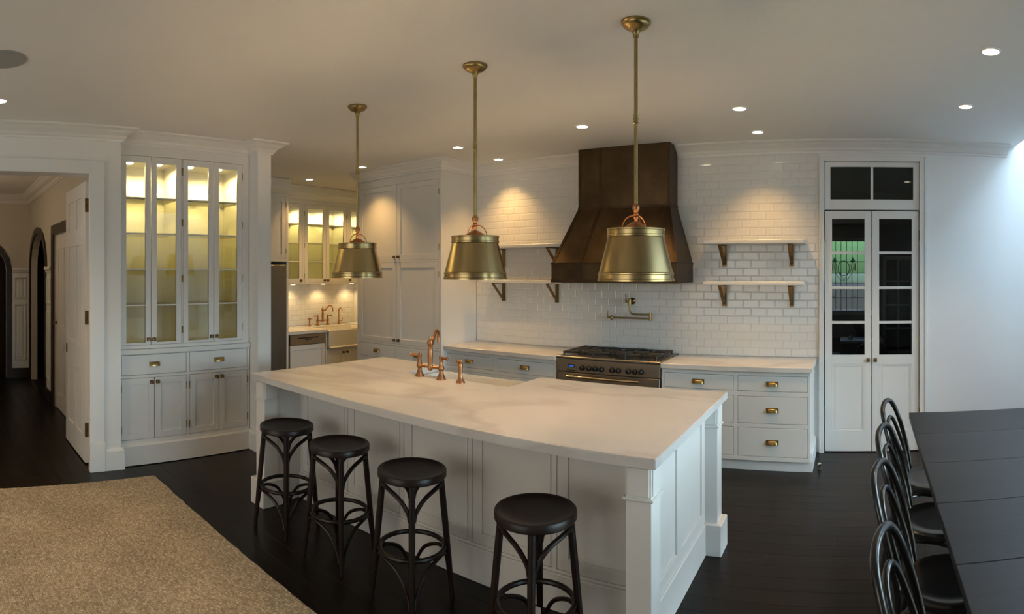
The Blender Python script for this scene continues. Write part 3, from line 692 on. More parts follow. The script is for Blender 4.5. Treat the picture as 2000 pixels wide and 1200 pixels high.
obj('spout_valve', MB().lathe([(0.012, 1.196), (0.012, 1.206), (0.017, 1.214), (0.017, 1.234), (0.010, 1.244), (0.001, 1.248)], (px0-0.19, ay, 0), 14).tube([(px0-0.19, ay, 1.224), (px0-0.232, ay, 1.224)], 0.008, 8), 'brass', pf)
obj('spout_lever', MB().tube([(px0-0.232, ay, 1.216), (px0-0.232, ay, 1.272)], [0.010, 0.006], 8).lathe([(0.001, 1.268), (0.009, 1.272), (0.009, 1.282), (0.001, 1.286)], (px0-0.232, ay, 0), 10), 'brass', pf)

# ------------------------------------------------------------------ island
IX0, IX1, IY0, IY1, IZ = -3.64, -0.752, 2.150, 3.485, 0.94
SX0, SX1, SY = -2.97, -2.07, 3.09
il = thing('kitchen_island', 'large white panelled kitchen island with square corner posts and plinths', 'island', (-2.19, 2.9, 0))
XI0, XI1 = IX0+0.105, IX1-0.115                              # end wall faces
YF = 2.512                                                   # recessed panel face
mb = MB(); mb.box(XI0, XI1, YF+0.02, SY-0.02, 0.0, 0.894); mb.box(XI0, SX0-0.03, SY-0.02, IY1-0.05, 0, 0.894); mb.box(SX1+0.03, XI1, SY-0.02, IY1-0.05, 0, 0.894); mb.box(SX0-0.03, SX1+0.03, SY-0.02, IY1-0.05, 0, 0.62)
mb.box(XI0, XI0+0.02, IY0+0.05, YF+0.02, 0, 0.894); mb.box(XI1-0.02, XI1, IY0+0.05, YF+0.02, 0, 0.894)
obj('carcass', mb, 'cabinet_paint', il)
fi = Fr('-Y', YF); mb = MB()
du = [XI0+0.022]; n = 5; wd = (XI1-XI0-0.044)/n
us = [XI0+0.02]
cols = [(XI0+0.02+wd*k+0.018, XI0+0.02+wd*(k+1)-0.018+0.004) for k in range(n)]
us = [XI0+0.02]+[q for c in cols for q in c]+[XI1-0.02]
face_frame(mb, fi, us, [0.02, 0.20, 0.875, 0.894], {(i, 1) for i in range(1, len(us)-1, 2)}, -0.02)
obj('face_frame', mb, 'cabinet_paint', il, 0.0012)
for c in cols: shaker(il, fi, c[0], c[1], 0.20, 0.875, 0.062, 0.008, name='front_panel')
obj('front_plinth', MB().box(XI0+0.02, XI1-0.02, YF-0.018, YF, 0, 0.187), 'cabinet_paint', il, 0.004)
PW = 0.112
def post(x0, y0, sx, sy):                                    # square post with capped block and plinth
    x1, y1 = x0+PW, y0+PW
    p = obj('corner_post', MB().box(x0, x1, y0, y1, 0.18, 0.894), 'cabinet_paint', il, 0.002)
    e = 0.008
    obj('collar', MB().box(x0-e, x1+e, y0-e, y1+e, 0.752, 0.764).box(x0-e-0.004, x1+e+0.004, y0-e-0.004, y1+e+0.004, 0.757, 0.761), 'cabinet_paint', p, 0.001)
    q = MB()
    for (a, b, c, d) in ((x0+0.008, x1-0.008, y0-0.006, y0), (x1, x1+0.006, y0+0.008, y1-0.008), (x0-0.006, x0, y0+0.008, y1-0.008), (x0+0.008, x1-0.008, y1, y1+0.006)): q.box(a, b, c, d, 0.772, 0.886)
    obj('cap_block', q, 'cabinet_paint', p, 0.002)
    obj('plinth_block', MB().box(x0-0.03, x1+0.03, y0-0.03, y1+0.03, 0, 0.187), 'cabinet_paint', p, 0.004)
for x in (IX0+0.03, IX1-0.03-PW):
    for y in (IY0+0.033, IY1-0.033-PW): post(x, y, 0, 0)
for fr, nm in ((Fr('+X', XI1), 'r'), (Fr('-X', XI0), 'l')):
    y0, y1 = IY0+0.033+PW, IY1-0.033-PW; mb = MB(); my = (y0+y1)/2
    face_frame(mb, fr, [y0, y0+0.075, my-0.04, my+0.04, y1-0.075, y1], [0.187, 0.255, 0.80, 0.894], {(1, 1), (3, 1)}, 0.0, 0.010)
    obj('end_panel', mb, 'cabinet_paint', il, 0.0015)
    mb = MB(); fr.box(mb, y0+0.03, y1-0.03, 0, 0.187, 0, 0.022); obj('end_plinth', mb, 'cabinet_paint', il, 0.004)
pts = [(IX0, IY0), (IX1, IY0), (IX1, IY1), (SX1, IY1), (SX1, SY), (SX0, SY), (SX0, IY1), (IX0, IY1)]
wt = obj('island_worktop', MB().prism(pts, IZ-0.044, IZ, lambda p, q, t: (p, q, t)), 'marble', None, 0.003, 2)
tag(wt, 'thick white veined marble top on the island with notch for sink', 'worktop')
# sink in the island
sk = MB(); a, b, c, d = SX0-0.012, SX1+0.012, SY-0.012, IY1+0.018; t = 0.035; z0, z1 = 0.63, 0.894
sk.box(a, b, c, d, z0, z0+0.03); sk.box(a, a+t, c, d, z0+0.03, z1); sk.box(b-t, b, c, d, z0+0.03, z1); sk.box(a+t, b-t, c, c+t, z0+0.03, z1); sk.box(a+t, b-t, d-t, d, z0+0.03, z1)
tag(obj('butler_sink', sk, 'porcelain', None, 0.006, 2), 'white porcelain apron sink let into the island top', 'sink')

def bridge_tap(name, label, cx, cy, z, s, m, mh, dirn, axis):
    """bridge tap, spout leaning towards dirn (unit xy)"""
    t = thing(name, label, 'tap', (cx, cy, z)); ax = Vector((axis[0], axis[1], 0)); dv = Vector((dirn[0], dirn[1], 0)); C = Vector((cx, cy, z)); hw = 0.10*s
    br = MB().tube([C+ax*-hw+Vector((0,0,0.078*s)), C+ax*hw+Vector((0,0,0.078*s))], 0.0105*s, 10)
    br.lathe([(0.001, 0.048*s), (0.016*s, 0.056*s), (0.023*s, 0.078*s), (0.016*s, 0.10*s), (0.001, 0.106*s)], C, 14); obj('bridge', br, m, t)
    for q in (-1, 1):
        p = C+ax*hw*q
        b = obj('pillar', MB().lathe([(0.033*s, 0.0), (0.032*s, 0.006*s), (0.024*s, 0.022*s), (0.014*s, 0.05*s), (0.013*s, 0.058*s), (0.021*s, 0.066*s), (0.023*s, 0.080*s), (0.017*s, 0.096*s), (0.014*s, 0.104*s), (0.012*s, 0.135*s), (0.015*s, 0.142*s), (0.015*s, 0.160*s), (0.001, 0.166*s)], p, 16), m, t)
        e = p+Vector((0,0,0.15*s)); k = ax*q*0.95+Vector((ax.y, -ax.x, 0))*0.2
        obj('lever', MB().tube([e, e+k*0.02*s, e+k*0.04*s, e+k*0.075*s], [0.007*s, 0.007*s, 0.010*s, 0.0115*s], 10), mh, b)
    st = MB().lathe([(0.016*s, 0.09*s), (0.017*s, 0.13*s), (0.019*s, 0.16*s), (0.0165*s, 0.19*s), (0.0155*s, 0.225*s), (0.022*s, 0.235*s), (0.023*s, 0.25*s), (0.016*s, 0.266*s), (0.007*s, 0.27*s), (0.005*s, 0.295*s), (0.001, 0.297*s)], C, 16); obj('column', st, m, t)
    sp = crv([C+Vector((0,0,0.245*s)), C+dv*0.05*s+Vector((0,0,0.235*s)), C+dv*0.10*s+Vector((0,0,0.285*s)), C+dv*0.155*s+Vector((0,0,0.318*s)), C+dv*0.20*s+Vector((0,0,0.285*s)), C+dv*0.205*s+Vector((0,0,0.225*s))], 6)
    obj('spout', MB().tube(sp, 0.0105*s, 10), m, t); return t
bridge_tap('bridge_tap', 'aged copper bridge tap with lever handles standing on the island top', -2.675, 3.012, IZ, 1.0, 'copper', 'copper', (-0.413, 0.911), (1, 0))
ss = MB().lathe([(0.032, 0), (0.031, 0.006), (0.020, 0.022), (0.0145, 0.04), (0.0135, 0.055), (0.015, 0.09), (0.0165, 0.11), (0.0165, 0.125), (0.012, 0.132), (0.015, 0.138), (0.014, 0.152), (0.001, 0.158)], (-2.405, 3.01, IZ), 16)
sq = thing('side_spray', 'short aged copper hand spray beside the island bridge tap', 'spray', (-2.405, 3.01, IZ)); obj('spray_body', ss, 'copper', sq)
obj('spray_head', MB().tube([(-2.405, 3.01, IZ+0.146), (-2.413, 2.985, IZ+0.142)], [0.009, 0.012], 10), 'copper', sq)

# ------------------------------------------------------------------ bar stools
def make_stool():
    R, zt = 0.177, 0.675
    t = thing('bar_stool', '', 'stool', (0, 0, 0), 'bentwood stools along the island')
    obj('seat', MB().lathe([(0.001, zt-0.014), (0.06, zt-0.0135), (0.11, zt-0.011), (0.150, zt-0.006), (0.156, zt-0.003), (0.160, zt), (R-0.004, zt), (R, zt-0.005), (R, zt-0.033), (R-0.005, zt-0.038), (0.001, zt-0.038)], n=40), 'stool_wood', t)
    lz = zt-0.039
    def rad(z): return 0.148+(0.208-0.148)*(1-z/lz)
    def at(k, z, dr=0.0): a = -PI/2+k*PI/2; r = rad(z)+dr; return Vector((r*math.cos(a), r*math.sin(a), z))
    for k in range(4): obj('leg', MB().tube([at(k, 0), at(k, 0.2), at(k, 0.45), at(k, lz)], [0.0125, 0.0155, 0.017, 0.0165], 10), 'stool_wood', t)
    zr = 0.278; rr = rad(zr)-0.016
    obj('foot_ring', MB().tube([(rr*math.cos(2*PI*k/36), rr*math.sin(2*PI*k/36), zr) for k in range(36)], 0.0125, 8, True), 'stool_wood', t)
    for a, b in ((0, 1), (0, 3), (2, 1), (2, 3)):            # bent braces: low on front/back legs, hooked over at side legs
        A = lambda z, f, dr=0.0: (at(a, z, dr)*(1-f)+at(b, z, dr)*f)
        def mixp(f, z, r):
            p = at(a, z)*(1-f)+at(b, z)*f; q = Vector((p.x, p.y, 0)).normalized()*r; return Vector((q.x, q.y, z))
        up = [mixp(0.06, 0.462, rad(0.46)-0.012), mixp(0.12, 0.505, 0.148), mixp(0.32, 0.560, 0.140), mixp(0.60, 0.592, 0.138), mixp(0.84, 0.597, 0.147), mixp(0.95, 0.578, 0.152), mixp(0.965, 0.53, 0.156), mixp(0.975, 0.49, 0.160)]
        obj('brace', MB().tube(crv(up, 6), 0.011, 8), 'stool_wood', t)
        lo = [mixp(0.05, 0.06, rad(0.06)-0.010), mixp(0.10, 0.11, 0.178), mixp(0.32, 0.205, 0.154), mixp(0.62, 0.248, 0.153), mixp(0.85, 0.250, 0.167), mixp(0.95, 0.222, 0.178), mixp(0.97, 0.16, 0.186)]
        obj('brace', MB().tube(crv(lo, 6), 0.0098, 8), 'stool_wood', t)
    return t
SP = [(-3.155, 2.142, -0.02, 'round dark bentwood stool at the island end nearest the display cabinet'),
      (-2.625, 2.156, 0.05, 'second dark bentwood stool along the island from the display cabinet'),
      (-2.035, 2.150, 0.0, 'third dark bentwood stool along the island from the display cabinet'),
      (-1.272, 2.102, -0.10, 'dark bentwood stool at the island end nearest the dining table, small tag below seat')]
st0 = make_stool()
for i, (x, y, da, lb) in enumerate(SP):
    rot = -math.atan2(x, y)+da                                # front leg faces the room
    if i == 0: st0.location = (x, y, 0); st0.rotation_euler = (0, 0, rot); st0['label'] = lb
    else: last_stool = copy_tree(st0, (x, y, 0), rot, lb)
tg = MB().box(-1.275, -1.245, 2.10, 2.101, 0.215, 0.26)
tgo = obj('paper_tag', tg, 'tag_paper', None); tgo.parent = last_stool
tgo.matrix_parent_inverse = (Matrix.Translation(last_stool.location) @ Matrix.Rotation(last_stool.rotation_euler.z, 4, 'Z')).inverted()

# ------------------------------------------------------------------ pendants
def make_pendant():
    t = thing('pendant_lamp', '', 'lamp', (0, 0, ZC), 'brass pendants above the island')
    obj('canopy', MB().lathe([(0.072, ZC), (0.072, ZC-0.008), (0.066, ZC-0.012), (0.064, ZC-0.02), (0.052, ZC-0.03), (0.03, ZC-0.04), (0.02, ZC-0.046), (0.014, ZC-0.062), (0.0135, ZC-0.075), (0.010, ZC-0.078)], n=32), 'brass', t)
    obj('rod', MB().tube([(0, 0, ZC-0.076), (0, 0, 2.005)], 0.0092, 12), 'brass', t)
    obj('coupling', MB().lathe([(0.0095, 2.445), (0.014, 2.44), (0.0105, 2.43), (0.014, 2.42), (0.0105, 2.41), (0.014, 2.40), (0.0095, 2.394)], n=16), 'brass', t)
    zb = 1.988
    obj('finial', MB().lathe([(0.010, 2.01), (0.0175, 1.998), (0.0185, 1.986), (0.013, 1.972), (0.009, 1.966), (0.0135, 1.958), (0.009, 1.950), (0.0125, 1.942), (0.0085, 1.935), (0.0085, 1.885)], n=20), 'copper', t)
    obj('smoke_cap', MB().lathe([(0.010, 1.922), (0.022, 1.918), (0.062, 1.893), (0.064, 1.889), (0.060, 1.890), (0.020, 1.913), (0.010, 1.915)], n=32, caps=False), 'copper', t)
    for k in range(3):
        a = 2*PI*k/3+0.5; c, s = math.cos(a), math.sin(a)
        obj('arm', MB().tube([(r*c, r*s, z) for r, z in [(0.009, 1.952), (0.03, 1.950), (0.05, 1.938), (0.064, 1.917), (0.071, 1.892), (0.085, 1.884), (0.134, 1.884)]], 0.0032, 6), 'copper', t)
    B, T = 1.635, 1.888
    o = [(0.1395, T), (0.1415, T-0.003), (0.1415, T-0.008), (0.1385, T-0.010), (0.1385, T-0.030), (0.1415, T-0.033), (0.1415, T-0.040), (0.137, T-0.043), (0.179, B+0.043), (0.1845, B+0.040), (0.1845, B+0.034), (0.182, B+0.031), (0.183, B+0.012), (0.187, B+0.009), (0.187, B)]
    sh = obj('shade', MB().lathe(o, n=64, caps=False), 'shade_brass', t, angle=25)
    obj('shade_lining', MB().lathe([(0.1862, B+0.0005), (0.180, B+0.012), (0.1765, B+0.043), (0.1345, T-0.043), (0.1345, T-0.004)], n=64, caps=False), 'shade_inside', sh)
    obj('lamp_holder', MB().lathe([(0.001, 1.89), (0.013, 1.887), (0.013, 1.872), (0.010, 1.870)], n=14), 'brass', t)
    obj('bulb', MB().lathe([(0.010, 1.872), (0.012, 1.866), (0.026, 1.842), (0.030, 1.825), (0.024, 1.805), (0.001, 1.795)], n=16), 'bulb', t)
    return t
PP = [(-3.186, 2.787, 'aged brass pendant lamp above the island end nearest the display cabinet'), (-2.050, 2.704, 'middle one of the three aged brass pendant lamps over the island'), (-1.015, 2.611, 'aged brass pendant lamp above the island end nearest the dining table')]
p0 = make_pendant()
for i, (x, y, lb) in enumerate(PP):
    if i == 0: p0.location = (x, y, ZC); p0['label'] = lb; p0c = p0
    else: copy_tree(p0, (x, y, ZC), 0.35*i, lb)

# ------------------------------------------------------------------ ceiling fittings
def make_downlight():
    t = thing('downlight', '', 'downlight', (0, 0, ZC), 'recessed ceiling downlights')
    obj('trim_ring', MB().lathe([(0.046, ZC-0.003), (0.048, ZC-0.006), (0.054, ZC-0.006), (0.058, ZC-0.001), (0.058, ZC-0.0002)], n=28, caps=False), 'trim_paint', t)
    obj('lens', MB().lathe([(0.001, ZC-0.004), (0.047, ZC-0.004)], n=28, caps=False), 'lamp_lens', t)
    light('downlight_beam', 'SPOT', (0, 0, ZC-0.012), P_DOWN, WARM, t, spot_size=1.75, spot_blend=0.85, shadow_soft_size=0.04)
    return t
DLS = [(-3.53, 4.38, 'round recessed ceiling downlight in front of the pantry cupboard corner'), (-3.553, 5.10, 'recessed downlight close above the tiles left of range hood'),
       (-2.153, 4.306, 'recessed ceiling downlight directly in front of the range hood'), (-0.818, 4.207, 'recessed downlight out over the floor right of range hood'),
       (-0.799, 4.944, 'recessed downlight close above the tiles beside the french doors'), (0.837, 4.149, 'recessed ceiling downlight in front of the plain wall, nearer the wall'),
       (0.762, 3.080, 'recessed ceiling downlight above the dining table'), (-4.994, 4.44, 'recessed ceiling downlight in front of the pantry cupboard doors'),
       (-6.10, 4.50, 'recessed ceiling downlight in front of the fridge'), (-4.073, 0.412, 'recessed ceiling downlight above the rug nearest the hall doorway'),
       (-2.43, 0.333, 'recessed ceiling downlight over the rug, beyond the ceiling speaker'), (-6.18, 5.45, 'recessed downlight in front of the scullery sink')]
d0 = make_downlight()
for i, (x, y, lb) in enumerate(DLS):
    if i == 0: d0.location = (x, y, ZC); d0['label'] = lb
    else: copy_tree(d0, (x, y, ZC), 0, lb)
sp = thing('ceiling_speaker', 'large round grey speaker grille flush in the ceiling', 'speaker', (-3.27, 0.345, ZC))
obj('bezel', MB().lathe([(0.128, ZC-0.004), (0.131, ZC-0.007), (0.137, ZC-0.006), (0.138, ZC-0.0003)], (-3.27, 0.345, 0), 40, caps=False), 'grille', sp)
obj('grille', MB().lathe([(0.001, ZC-0.006), (0.129, ZC-0.005)], (-3.27, 0.345, 0), 40, caps=False), 'grille', sp)

gl_ = thing('added_hall_lamp', 'added unseen globe lamp that brightens the hall', 'lamp', (-7.1, -0.45, ZC))  # added lamp out of view, put in to brighten the hall
obj('rod', MB().tube([(-7.1, -0.45, ZC), (-7.1, -0.45, 2.55)], 0.008, 8), 'brass', gl_)
obj('globe', MB().lathe([(0.001, 2.55)]+[(0.11*math.sin(PI*k/10), 2.44+0.11*math.cos(PI*k/10)) for k in range(1, 10)]+[(0.001, 2.33)], (-7.1, -0.45, 0), 20), 'added_globe_glow', gl_)
light('hall_fill_light', 'POINT', (-7.1, -0.45, 2.25), 22.0, (1.0, 0.74, 0.48), gl_, shadow_soft_size=0.1)  # added fill for the hall, below the unseen globe

# ------------------------------------------------------------------ scullery
XS = -6.33; fs = Fr('+X', XS)
SC0, SC1 = 4.275, 5.99
fg = thing('fridge', 'tall dark stainless steel fridge standing in the scullery', 'fridge', (-6.58, 3.80, 0))
obj('body', MB().box(-6.93, -6.275, 3.36, 4.235, 0.02, 1.775), 'fridge_steel', fg, 0.003)
obj('door', MB().box(-6.272, -6.235, 3.362, 3.795, 0.03, 1.77), 'fridge_steel', fg, 0.006); obj('door', MB().box(-6.272, -6.235, 3.80, 4.233, 0.03, 1.77), 'fridge_steel', fg, 0.006)
for yy in (3.75, 3.845): obj('handle', MB().tube([(-6.235, yy, 0.8), (-6.19, yy, 0.82), (-6.19, yy, 1.5), (-6.235, yy, 1.52)], 0.01, 8), 'handle_steel', fg)
for yy in (3.42, 4.17):
    for xx in (-6.85, -6.33): obj('foot', MB().lathe([(0.02, 0), (0.02, 0.03)], (xx, yy, 0), 10), 'gap_black', fg)
fo = Fr('+X', -6.25)
oc = thing('overhead_cupboard', 'white two-door cupboard above the fridge', 'cupboard', (-6.6, 3.8, 1.80))
mb = MB(); mb.box(-6.945, -6.272, 3.34, 4.27, 1.81, 2.70); face_frame(mb, fo, [3.34, 3.37, 3.80, 3.81, 4.232, 4.27], [1.81, 1.845, 2.655, 2.70], {(1, 1), (3, 1)})
mb.box(-6.945, -6.25, 4.24, 4.272, 0.0, 1.81)
obj('carcass', mb, 'cabinet_paint', oc, 0.001)
for a, b, s in ((3.37, 3.80, 1), (3.81, 4.232, 0)):
    d = shaker(oc, fo, a, b, 1.845, 2.655, 0.06); knob(d, fo, b-0.03 if s else a+0.03, 1.89); hinges(d, fo, a if s else b, (1.95, 2.55), 0.002)
obj('cornice', MB().sweep([(-6.25, 3.34), (-6.25, 4.272)], [(0, 2.70), (0.01, 2.70), (0.05, 2.75), (0.06, 2.78), (0.06, 2.885), (0, 2.885)]), 'cabinet_paint', oc)
# sink run: dishwasher, sink cabinet, worktop, sink
dw = thing('dishwasher', 'dishwasher with steel control strip above a white shaker front', 'dishwasher', (-6.6, 4.65, 0))
obj('body', MB().box(-6.94, XS-0.024, 4.352, 4.948, 0.09, 0.835), 'fridge_steel', dw)
cp_ = obj('control_strip', MB().box(XS-0.022, XS, 4.354, 4.946, 0.695, 0.832), 'steel', dw, 0.002)
obj('grip_slot', MB().box(XS, XS+0.004, 4.48, 4.82, 0.778, 0.792), 'gap_black', cp_); obj('badge', MB().box(XS, XS+0.003, 4.60, 4.70, 0.755, 0.768), 'gap_black', cp_)
obj('button', MB().lathe([(0.008, 0), (0.008, 0.003), (0.001, 0.003)], (XS, 4.89, 0.75), 10, 'X'), 'gap_black', cp_)
shaker(dw, fs, 4.352, 4.948, 0.10, 0.69, 0.06, name='front_panel')
obj('kickboard', MB().box(XS-0.06, XS-0.05, 4.352, 4.948, 0, 0.09), 'cabinet_paint', dw)
sc = thing('sink_cabinet', 'white cupboard with two doors under the scullery sink', 'cabinet', (-6.6, 5.4, 0))
mb = MB(); mb.box(-6.94, XS-0.022, 4.955, SC1, 0.09, 0.60); mb.box(-6.94, XS-0.05, 4.955, SC1, 0, 0.09); mb.box(-6.94, XS-0.002, 4.955, 4.972, 0.60, 0.835); mb.box(-6.94, XS-0.002, 5.76, SC1, 0.60, 0.835); mb.box(-6.94, -6.76, 4.975, 5.755, 0.60, 0.835)
face_frame(mb, fs, [4.952, 4.985, 5.30, 5.31, 5.62, SC1], [0.09, 0.12, 0.575, 0.60], {(1, 1), (3, 1)}); obj('carcass', mb, 'cabinet_paint', sc, 0.001)
for a, b, s in ((4.985, 5.30, 1), (5.31, 5.62, 0)):
    d = shaker(sc, fs, a, b, 0.12, 0.575, 0.05); knob(d, fs, b-0.03 if s else a+0.03, 0.535)
pts = [(-6.94, 4.276), (XS+0.02, 4.276), (XS+0.02, 4.978), (-6.73, 4.978), (-6.73, 5.752), (XS+0.02, 5.752), (XS+0.02, SC1), (-6.94, SC1)]
tag(obj('worktop', MB().prism(pts, 0.838, 0.882, lambda p, q, t: (p, q, t)), 'marble', None, 0.002), 'white marble worktop around the scullery sink', 'worktop')
sk = MB(); a, b, c, d = -6.728, XS+0.055, 4.98, 5.75; t = 0.035; z0, z1 = 0.61, 0.872
sk.box(a, b, c, d, z0, z0+0.03); sk.box(a, a+t, c, d, z0+0.03, z1); sk.box(b-t, b, c, d, z0+0.03, z1); sk.box(a+t, b-t, c, c+t, z0+0.03, z1); sk.box(a+t, b-t, d-t, d, z0+0.03, z1)
tag(obj('farmhouse_sink', sk, 'porcelain', None, 0.012, 3), 'white porcelain farmhouse sink with deep apron in the scullery', 'sink')
bridge_tap('bridge_tap', 'copper bridge tap standing behind the scullery sink', -6.81, 5.27, 0.882, 0.95, 'copper', 'copper', (0.98, 0.2), (0, 1))
sd = thing('soap_dispenser', 'small copper soap dispenser left of the scullery bridge tap', 'dispenser', (-6.80, 5.02, 0.882))
obj('body', MB().lathe([(0.022, 0), (0.020, 0.012), (0.012, 0.02), (0.011, 0.09), (0.020, 0.105), (0.019, 0.118), (0.001, 0.122)], (-6.80, 5.02, 0.882), 14), 'copper', sd)
obj('nozzle', MB().tube([(-6.80, 5.02, 0.995), (-6.75, 5.03, 0.992)], 0.006, 8), 'copper', sd)
wf = thing('filter_tap', 'slim copper filtered water tap right of the scullery bridge tap', 'tap', (-6.81, 5.58, 0.882))
obj('column', MB().lathe([(0.022, 0), (0.021, 0.02), (0.016, 0.03), (0.016, 0.06), (0.009, 0.07), (0.009, 0.20), (0.014, 0.21), (0.010, 0.235), (0.001, 0.24)], (-6.81, 5.58, 0.882), 14), 'copper', wf)
obj('spout', MB().tube(crv([(-6.81, 5.58, 1.10), (-6.78, 5.58, 1.13), (-6.74, 5.58, 1.12), (-6.73, 5.58, 1.09)], 5), 0.007, 8), 'copper', wf)
obj('lever', MB().tube([(-6.81, 5.58, 0.93), (-6.79, 5.625, 0.935), (-6.785, 5.635, 0.98)], 0.006, 8), 'copper', wf)
# scullery wall cupboards
XU = -6.60; fu = Fr('+X', XU)
uc = thing('glazed_cupboard', 'white wall cupboard with lit glass doors above the scullery sink', 'cupboard', (-6.75, 5.2, 1.5))
U0, U1 = 4.30, 5.985
mb = MB(); mb.box(-6.945, XU-0.022, U0, U1, 1.50, 1.53); mb.box(-6.945, XU-0.022, U0, U1, 2.62, 2.70); mb.box(-6.945, -6.93, U0, U1, 1.53, 2.62); mb.box(-6.93, XU-0.022, U0, U0+0.02, 1.53, 2.62); mb.box(-6.93, XU-0.022, U1-0.02, U1, 1.53, 2.62)
for yy in (4.767, 5.575): mb.box(-6.93, XU-0.022, yy-0.012, yy+0.012, 1.53, 2.62)
face_frame(mb, fu, [U0, 4.36, 4.75, 4.784, 5.56, 5.59, 5.95, U1], [1.50, 1.52, 2.635, 2.70], {(1, 1), (3, 1), (5, 1)}); obj('carcass', mb, 'cabinet_paint', uc, 0.001)
UB = [1.82, 2.085, 2.35]
for a, b, s in ((4.36, 4.75, 1), (4.784, 5.172, 1), (5.172, 5.56, 0), (5.59, 5.95, 0)):
    d = glazed(uc, fu, a, b, 1.52, 2.635, UB, stile=0.055, top=0.05, bot=0.06, mt=0.007); knob(d, fu, b-0.03 if s else a+0.03, 1.555); hinges(d, fu, a if s else b, (1.62, 2.05, 2.5), 0.002)
for zb in UB:
    for a, b in ((U0+0.021, 4.754), (4.78, 5.562), (5.588, U1-0.021)): obj('glass_shelf', MB().box(-6.928, XU-0.06, a, b, zb-0.004, zb+0.004), 'shelf_glass', uc)
obj('cornice', MB().sweep([(XU, U0), (XU, U1)], [(0, 2.70), (0.01, 2.70), (0.05, 2.75), (0.06, 2.78), (0.06, 2.885), (0, 2.885)]), 'cabinet_paint', uc)
for yy in (4.56, 4.98, 5.36, 5.78):
    obj('puck_light', MB().lathe([(0.03, 2.6195), (0.03, 2.612), (0.001, 2.61)], (-6.77, yy, 0), 14), 'lamp_lens', uc)
    light('cupboard_lamp', 'SPOT', (-6.77, yy, 2.60), P_HUTCH, (1.0, 0.75, 0.32), uc, spot_size=2.9, spot_blend=0.6, shadow_soft_size=0.02)
for yy in (4.72, 5.26, 5.82):
    obj('under_light', MB().lathe([(0.001, 1.492), (0.03, 1.492), (0.03, 1.4995)], (-6.79, yy, 0), 14), 'lamp_lens', uc)
    light('under_lamp', 'SPOT', (-6.79, yy, 1.485), P_UNDER, (1.0, 0.66, 0.28), uc, spot_size=2.3, spot_blend=0.7, shadow_soft_size=0.02)
obj('grout_bed', MB().box(-6.9498, -6.9452, 4.275, 5.99, 0.884, 1.50), 'grout', wsc)
tiles(wsc, 4.275, 5.99, 0.884, 1.50, Fr('+X', -6.949), lambda u, z: False, 300, lambda c: c[0])

# ------------------------------------------------------------------ french doors
cs = MB(); cs.box(-0.290, DX0, YB-0.022, YB, 0, DTOP+0.045); cs.box(DX1, 0.712, YB-0.022, YB, 0, DTOP+0.045); cs.box(DX0, DX1, YB-0.022, YB, DTOP, DTOP+0.045)
cs.box(DX1+0.045, 0.712, YB-0.030, YB-0.022, 0, DTOP+0.045); cs.box(-0.290, -0.275, YB-0.028, YB-0.022, 0, DTOP+0.045)
struct('trim_9', cs, 'trim_paint', 0.003)
fd = Fr('-Y', YB+0.010)
fan = glazed(None, fd, DX0, DX1, 2.255, DTOP, [], stile=0.055, top=0.045, bot=0.095, t=0.04, ubars=(0.2,), mt=0.012, mname='trim_paint', gl='door_glass', name='window_1'); fan['kind'] = 'structure'
ZB = [1.207, 1.530, 1.857]
for nm, a, b, ku, hu_ in (('door_3', DX0+0.006, 0.1985, 0.164, DX0), ('door_4', 0.2005, DX1-0.004, 0.232, DX1)):
    d = glazed(None, fd, a, b, 0.885, 2.248, ZB, stile=0.064, top=0.072, bot=0.016, t=0.04, mt=0.012, mname='trim_paint', gl='door_glass', name=nm); d['kind'] = 'structure'
    lp = panel_door('lower_panel', fd, a+G, b-G, 0.008, 0.888, [(a+0.064, b-0.064)], [(0.19, 0.825)], 'trim_paint', 0.04, d)
    mo = MB(); q0, q1, r0, r1 = a+0.064, b-0.064, 0.19, 0.825
    for e, wz in ((0.0, 0.006), (0.014, 0.002)):
        fd.box(mo, q0+e, q1-e, r0+e, r0+e+0.014, -0.010, wz-0.006); fd.box(mo, q0+e, q1-e, r1-e-0.014, r1-e, -0.010, wz-0.006)
        fd.box(mo, q0+e, q0+e+0.014, r0+e+0.014, r1-e-0.014, -0.010, wz-0.006); fd.box(mo, q1-e-0.014, q1-e, r0+e+0.014, r1-e-0.014, -0.010, wz-0.006)
    obj('panel_moulding', mo, 'trim_paint', d)
    knob(d, fd, ku, 0.857)
    for z in (0.36, 2.02): obj('hinge', MB().lathe([(0.007, z-0.05), (0.007, z+0.05)], (hu_, YB+0.002, 0), 10), 'brass_dark', d)
obj_t = struct('trim_10', MB().box(DX0, DX1, YB+0.02, YB+0.13, -0.013, 0.004), 'dark_timber')

# room beyond the french doors
RY1 = 8.2; Wx0, Wx1, Wz0, Wz1 = -0.80, 0.30, 1.10, 2.16
rb = MB(); rb.box(-1.7, Wx0, RY1, RY1+0.1, -0.014, 2.8); rb.box(Wx1, 2.3, RY1, RY1+0.1, -0.014, 2.8); rb.box(Wx0, Wx1, RY1, RY1+0.1, -0.014, Wz0); rb.box(Wx0, Wx1, RY1, RY1+0.1, Wz1, 2.8)
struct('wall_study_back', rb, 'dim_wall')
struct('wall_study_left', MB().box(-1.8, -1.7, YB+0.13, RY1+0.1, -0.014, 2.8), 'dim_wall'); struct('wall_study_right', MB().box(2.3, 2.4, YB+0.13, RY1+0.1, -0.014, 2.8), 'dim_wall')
struct('ceiling_study', MB().box(-1.8, 2.4, YB+0.131, RY1+0.1, 2.8, 2.86), 'dim_wall'); struct('floor_study', MB().box(-1.8, 2.4, 6.2, RY1+0.1, -0.1, -0.014), 'floor_base')
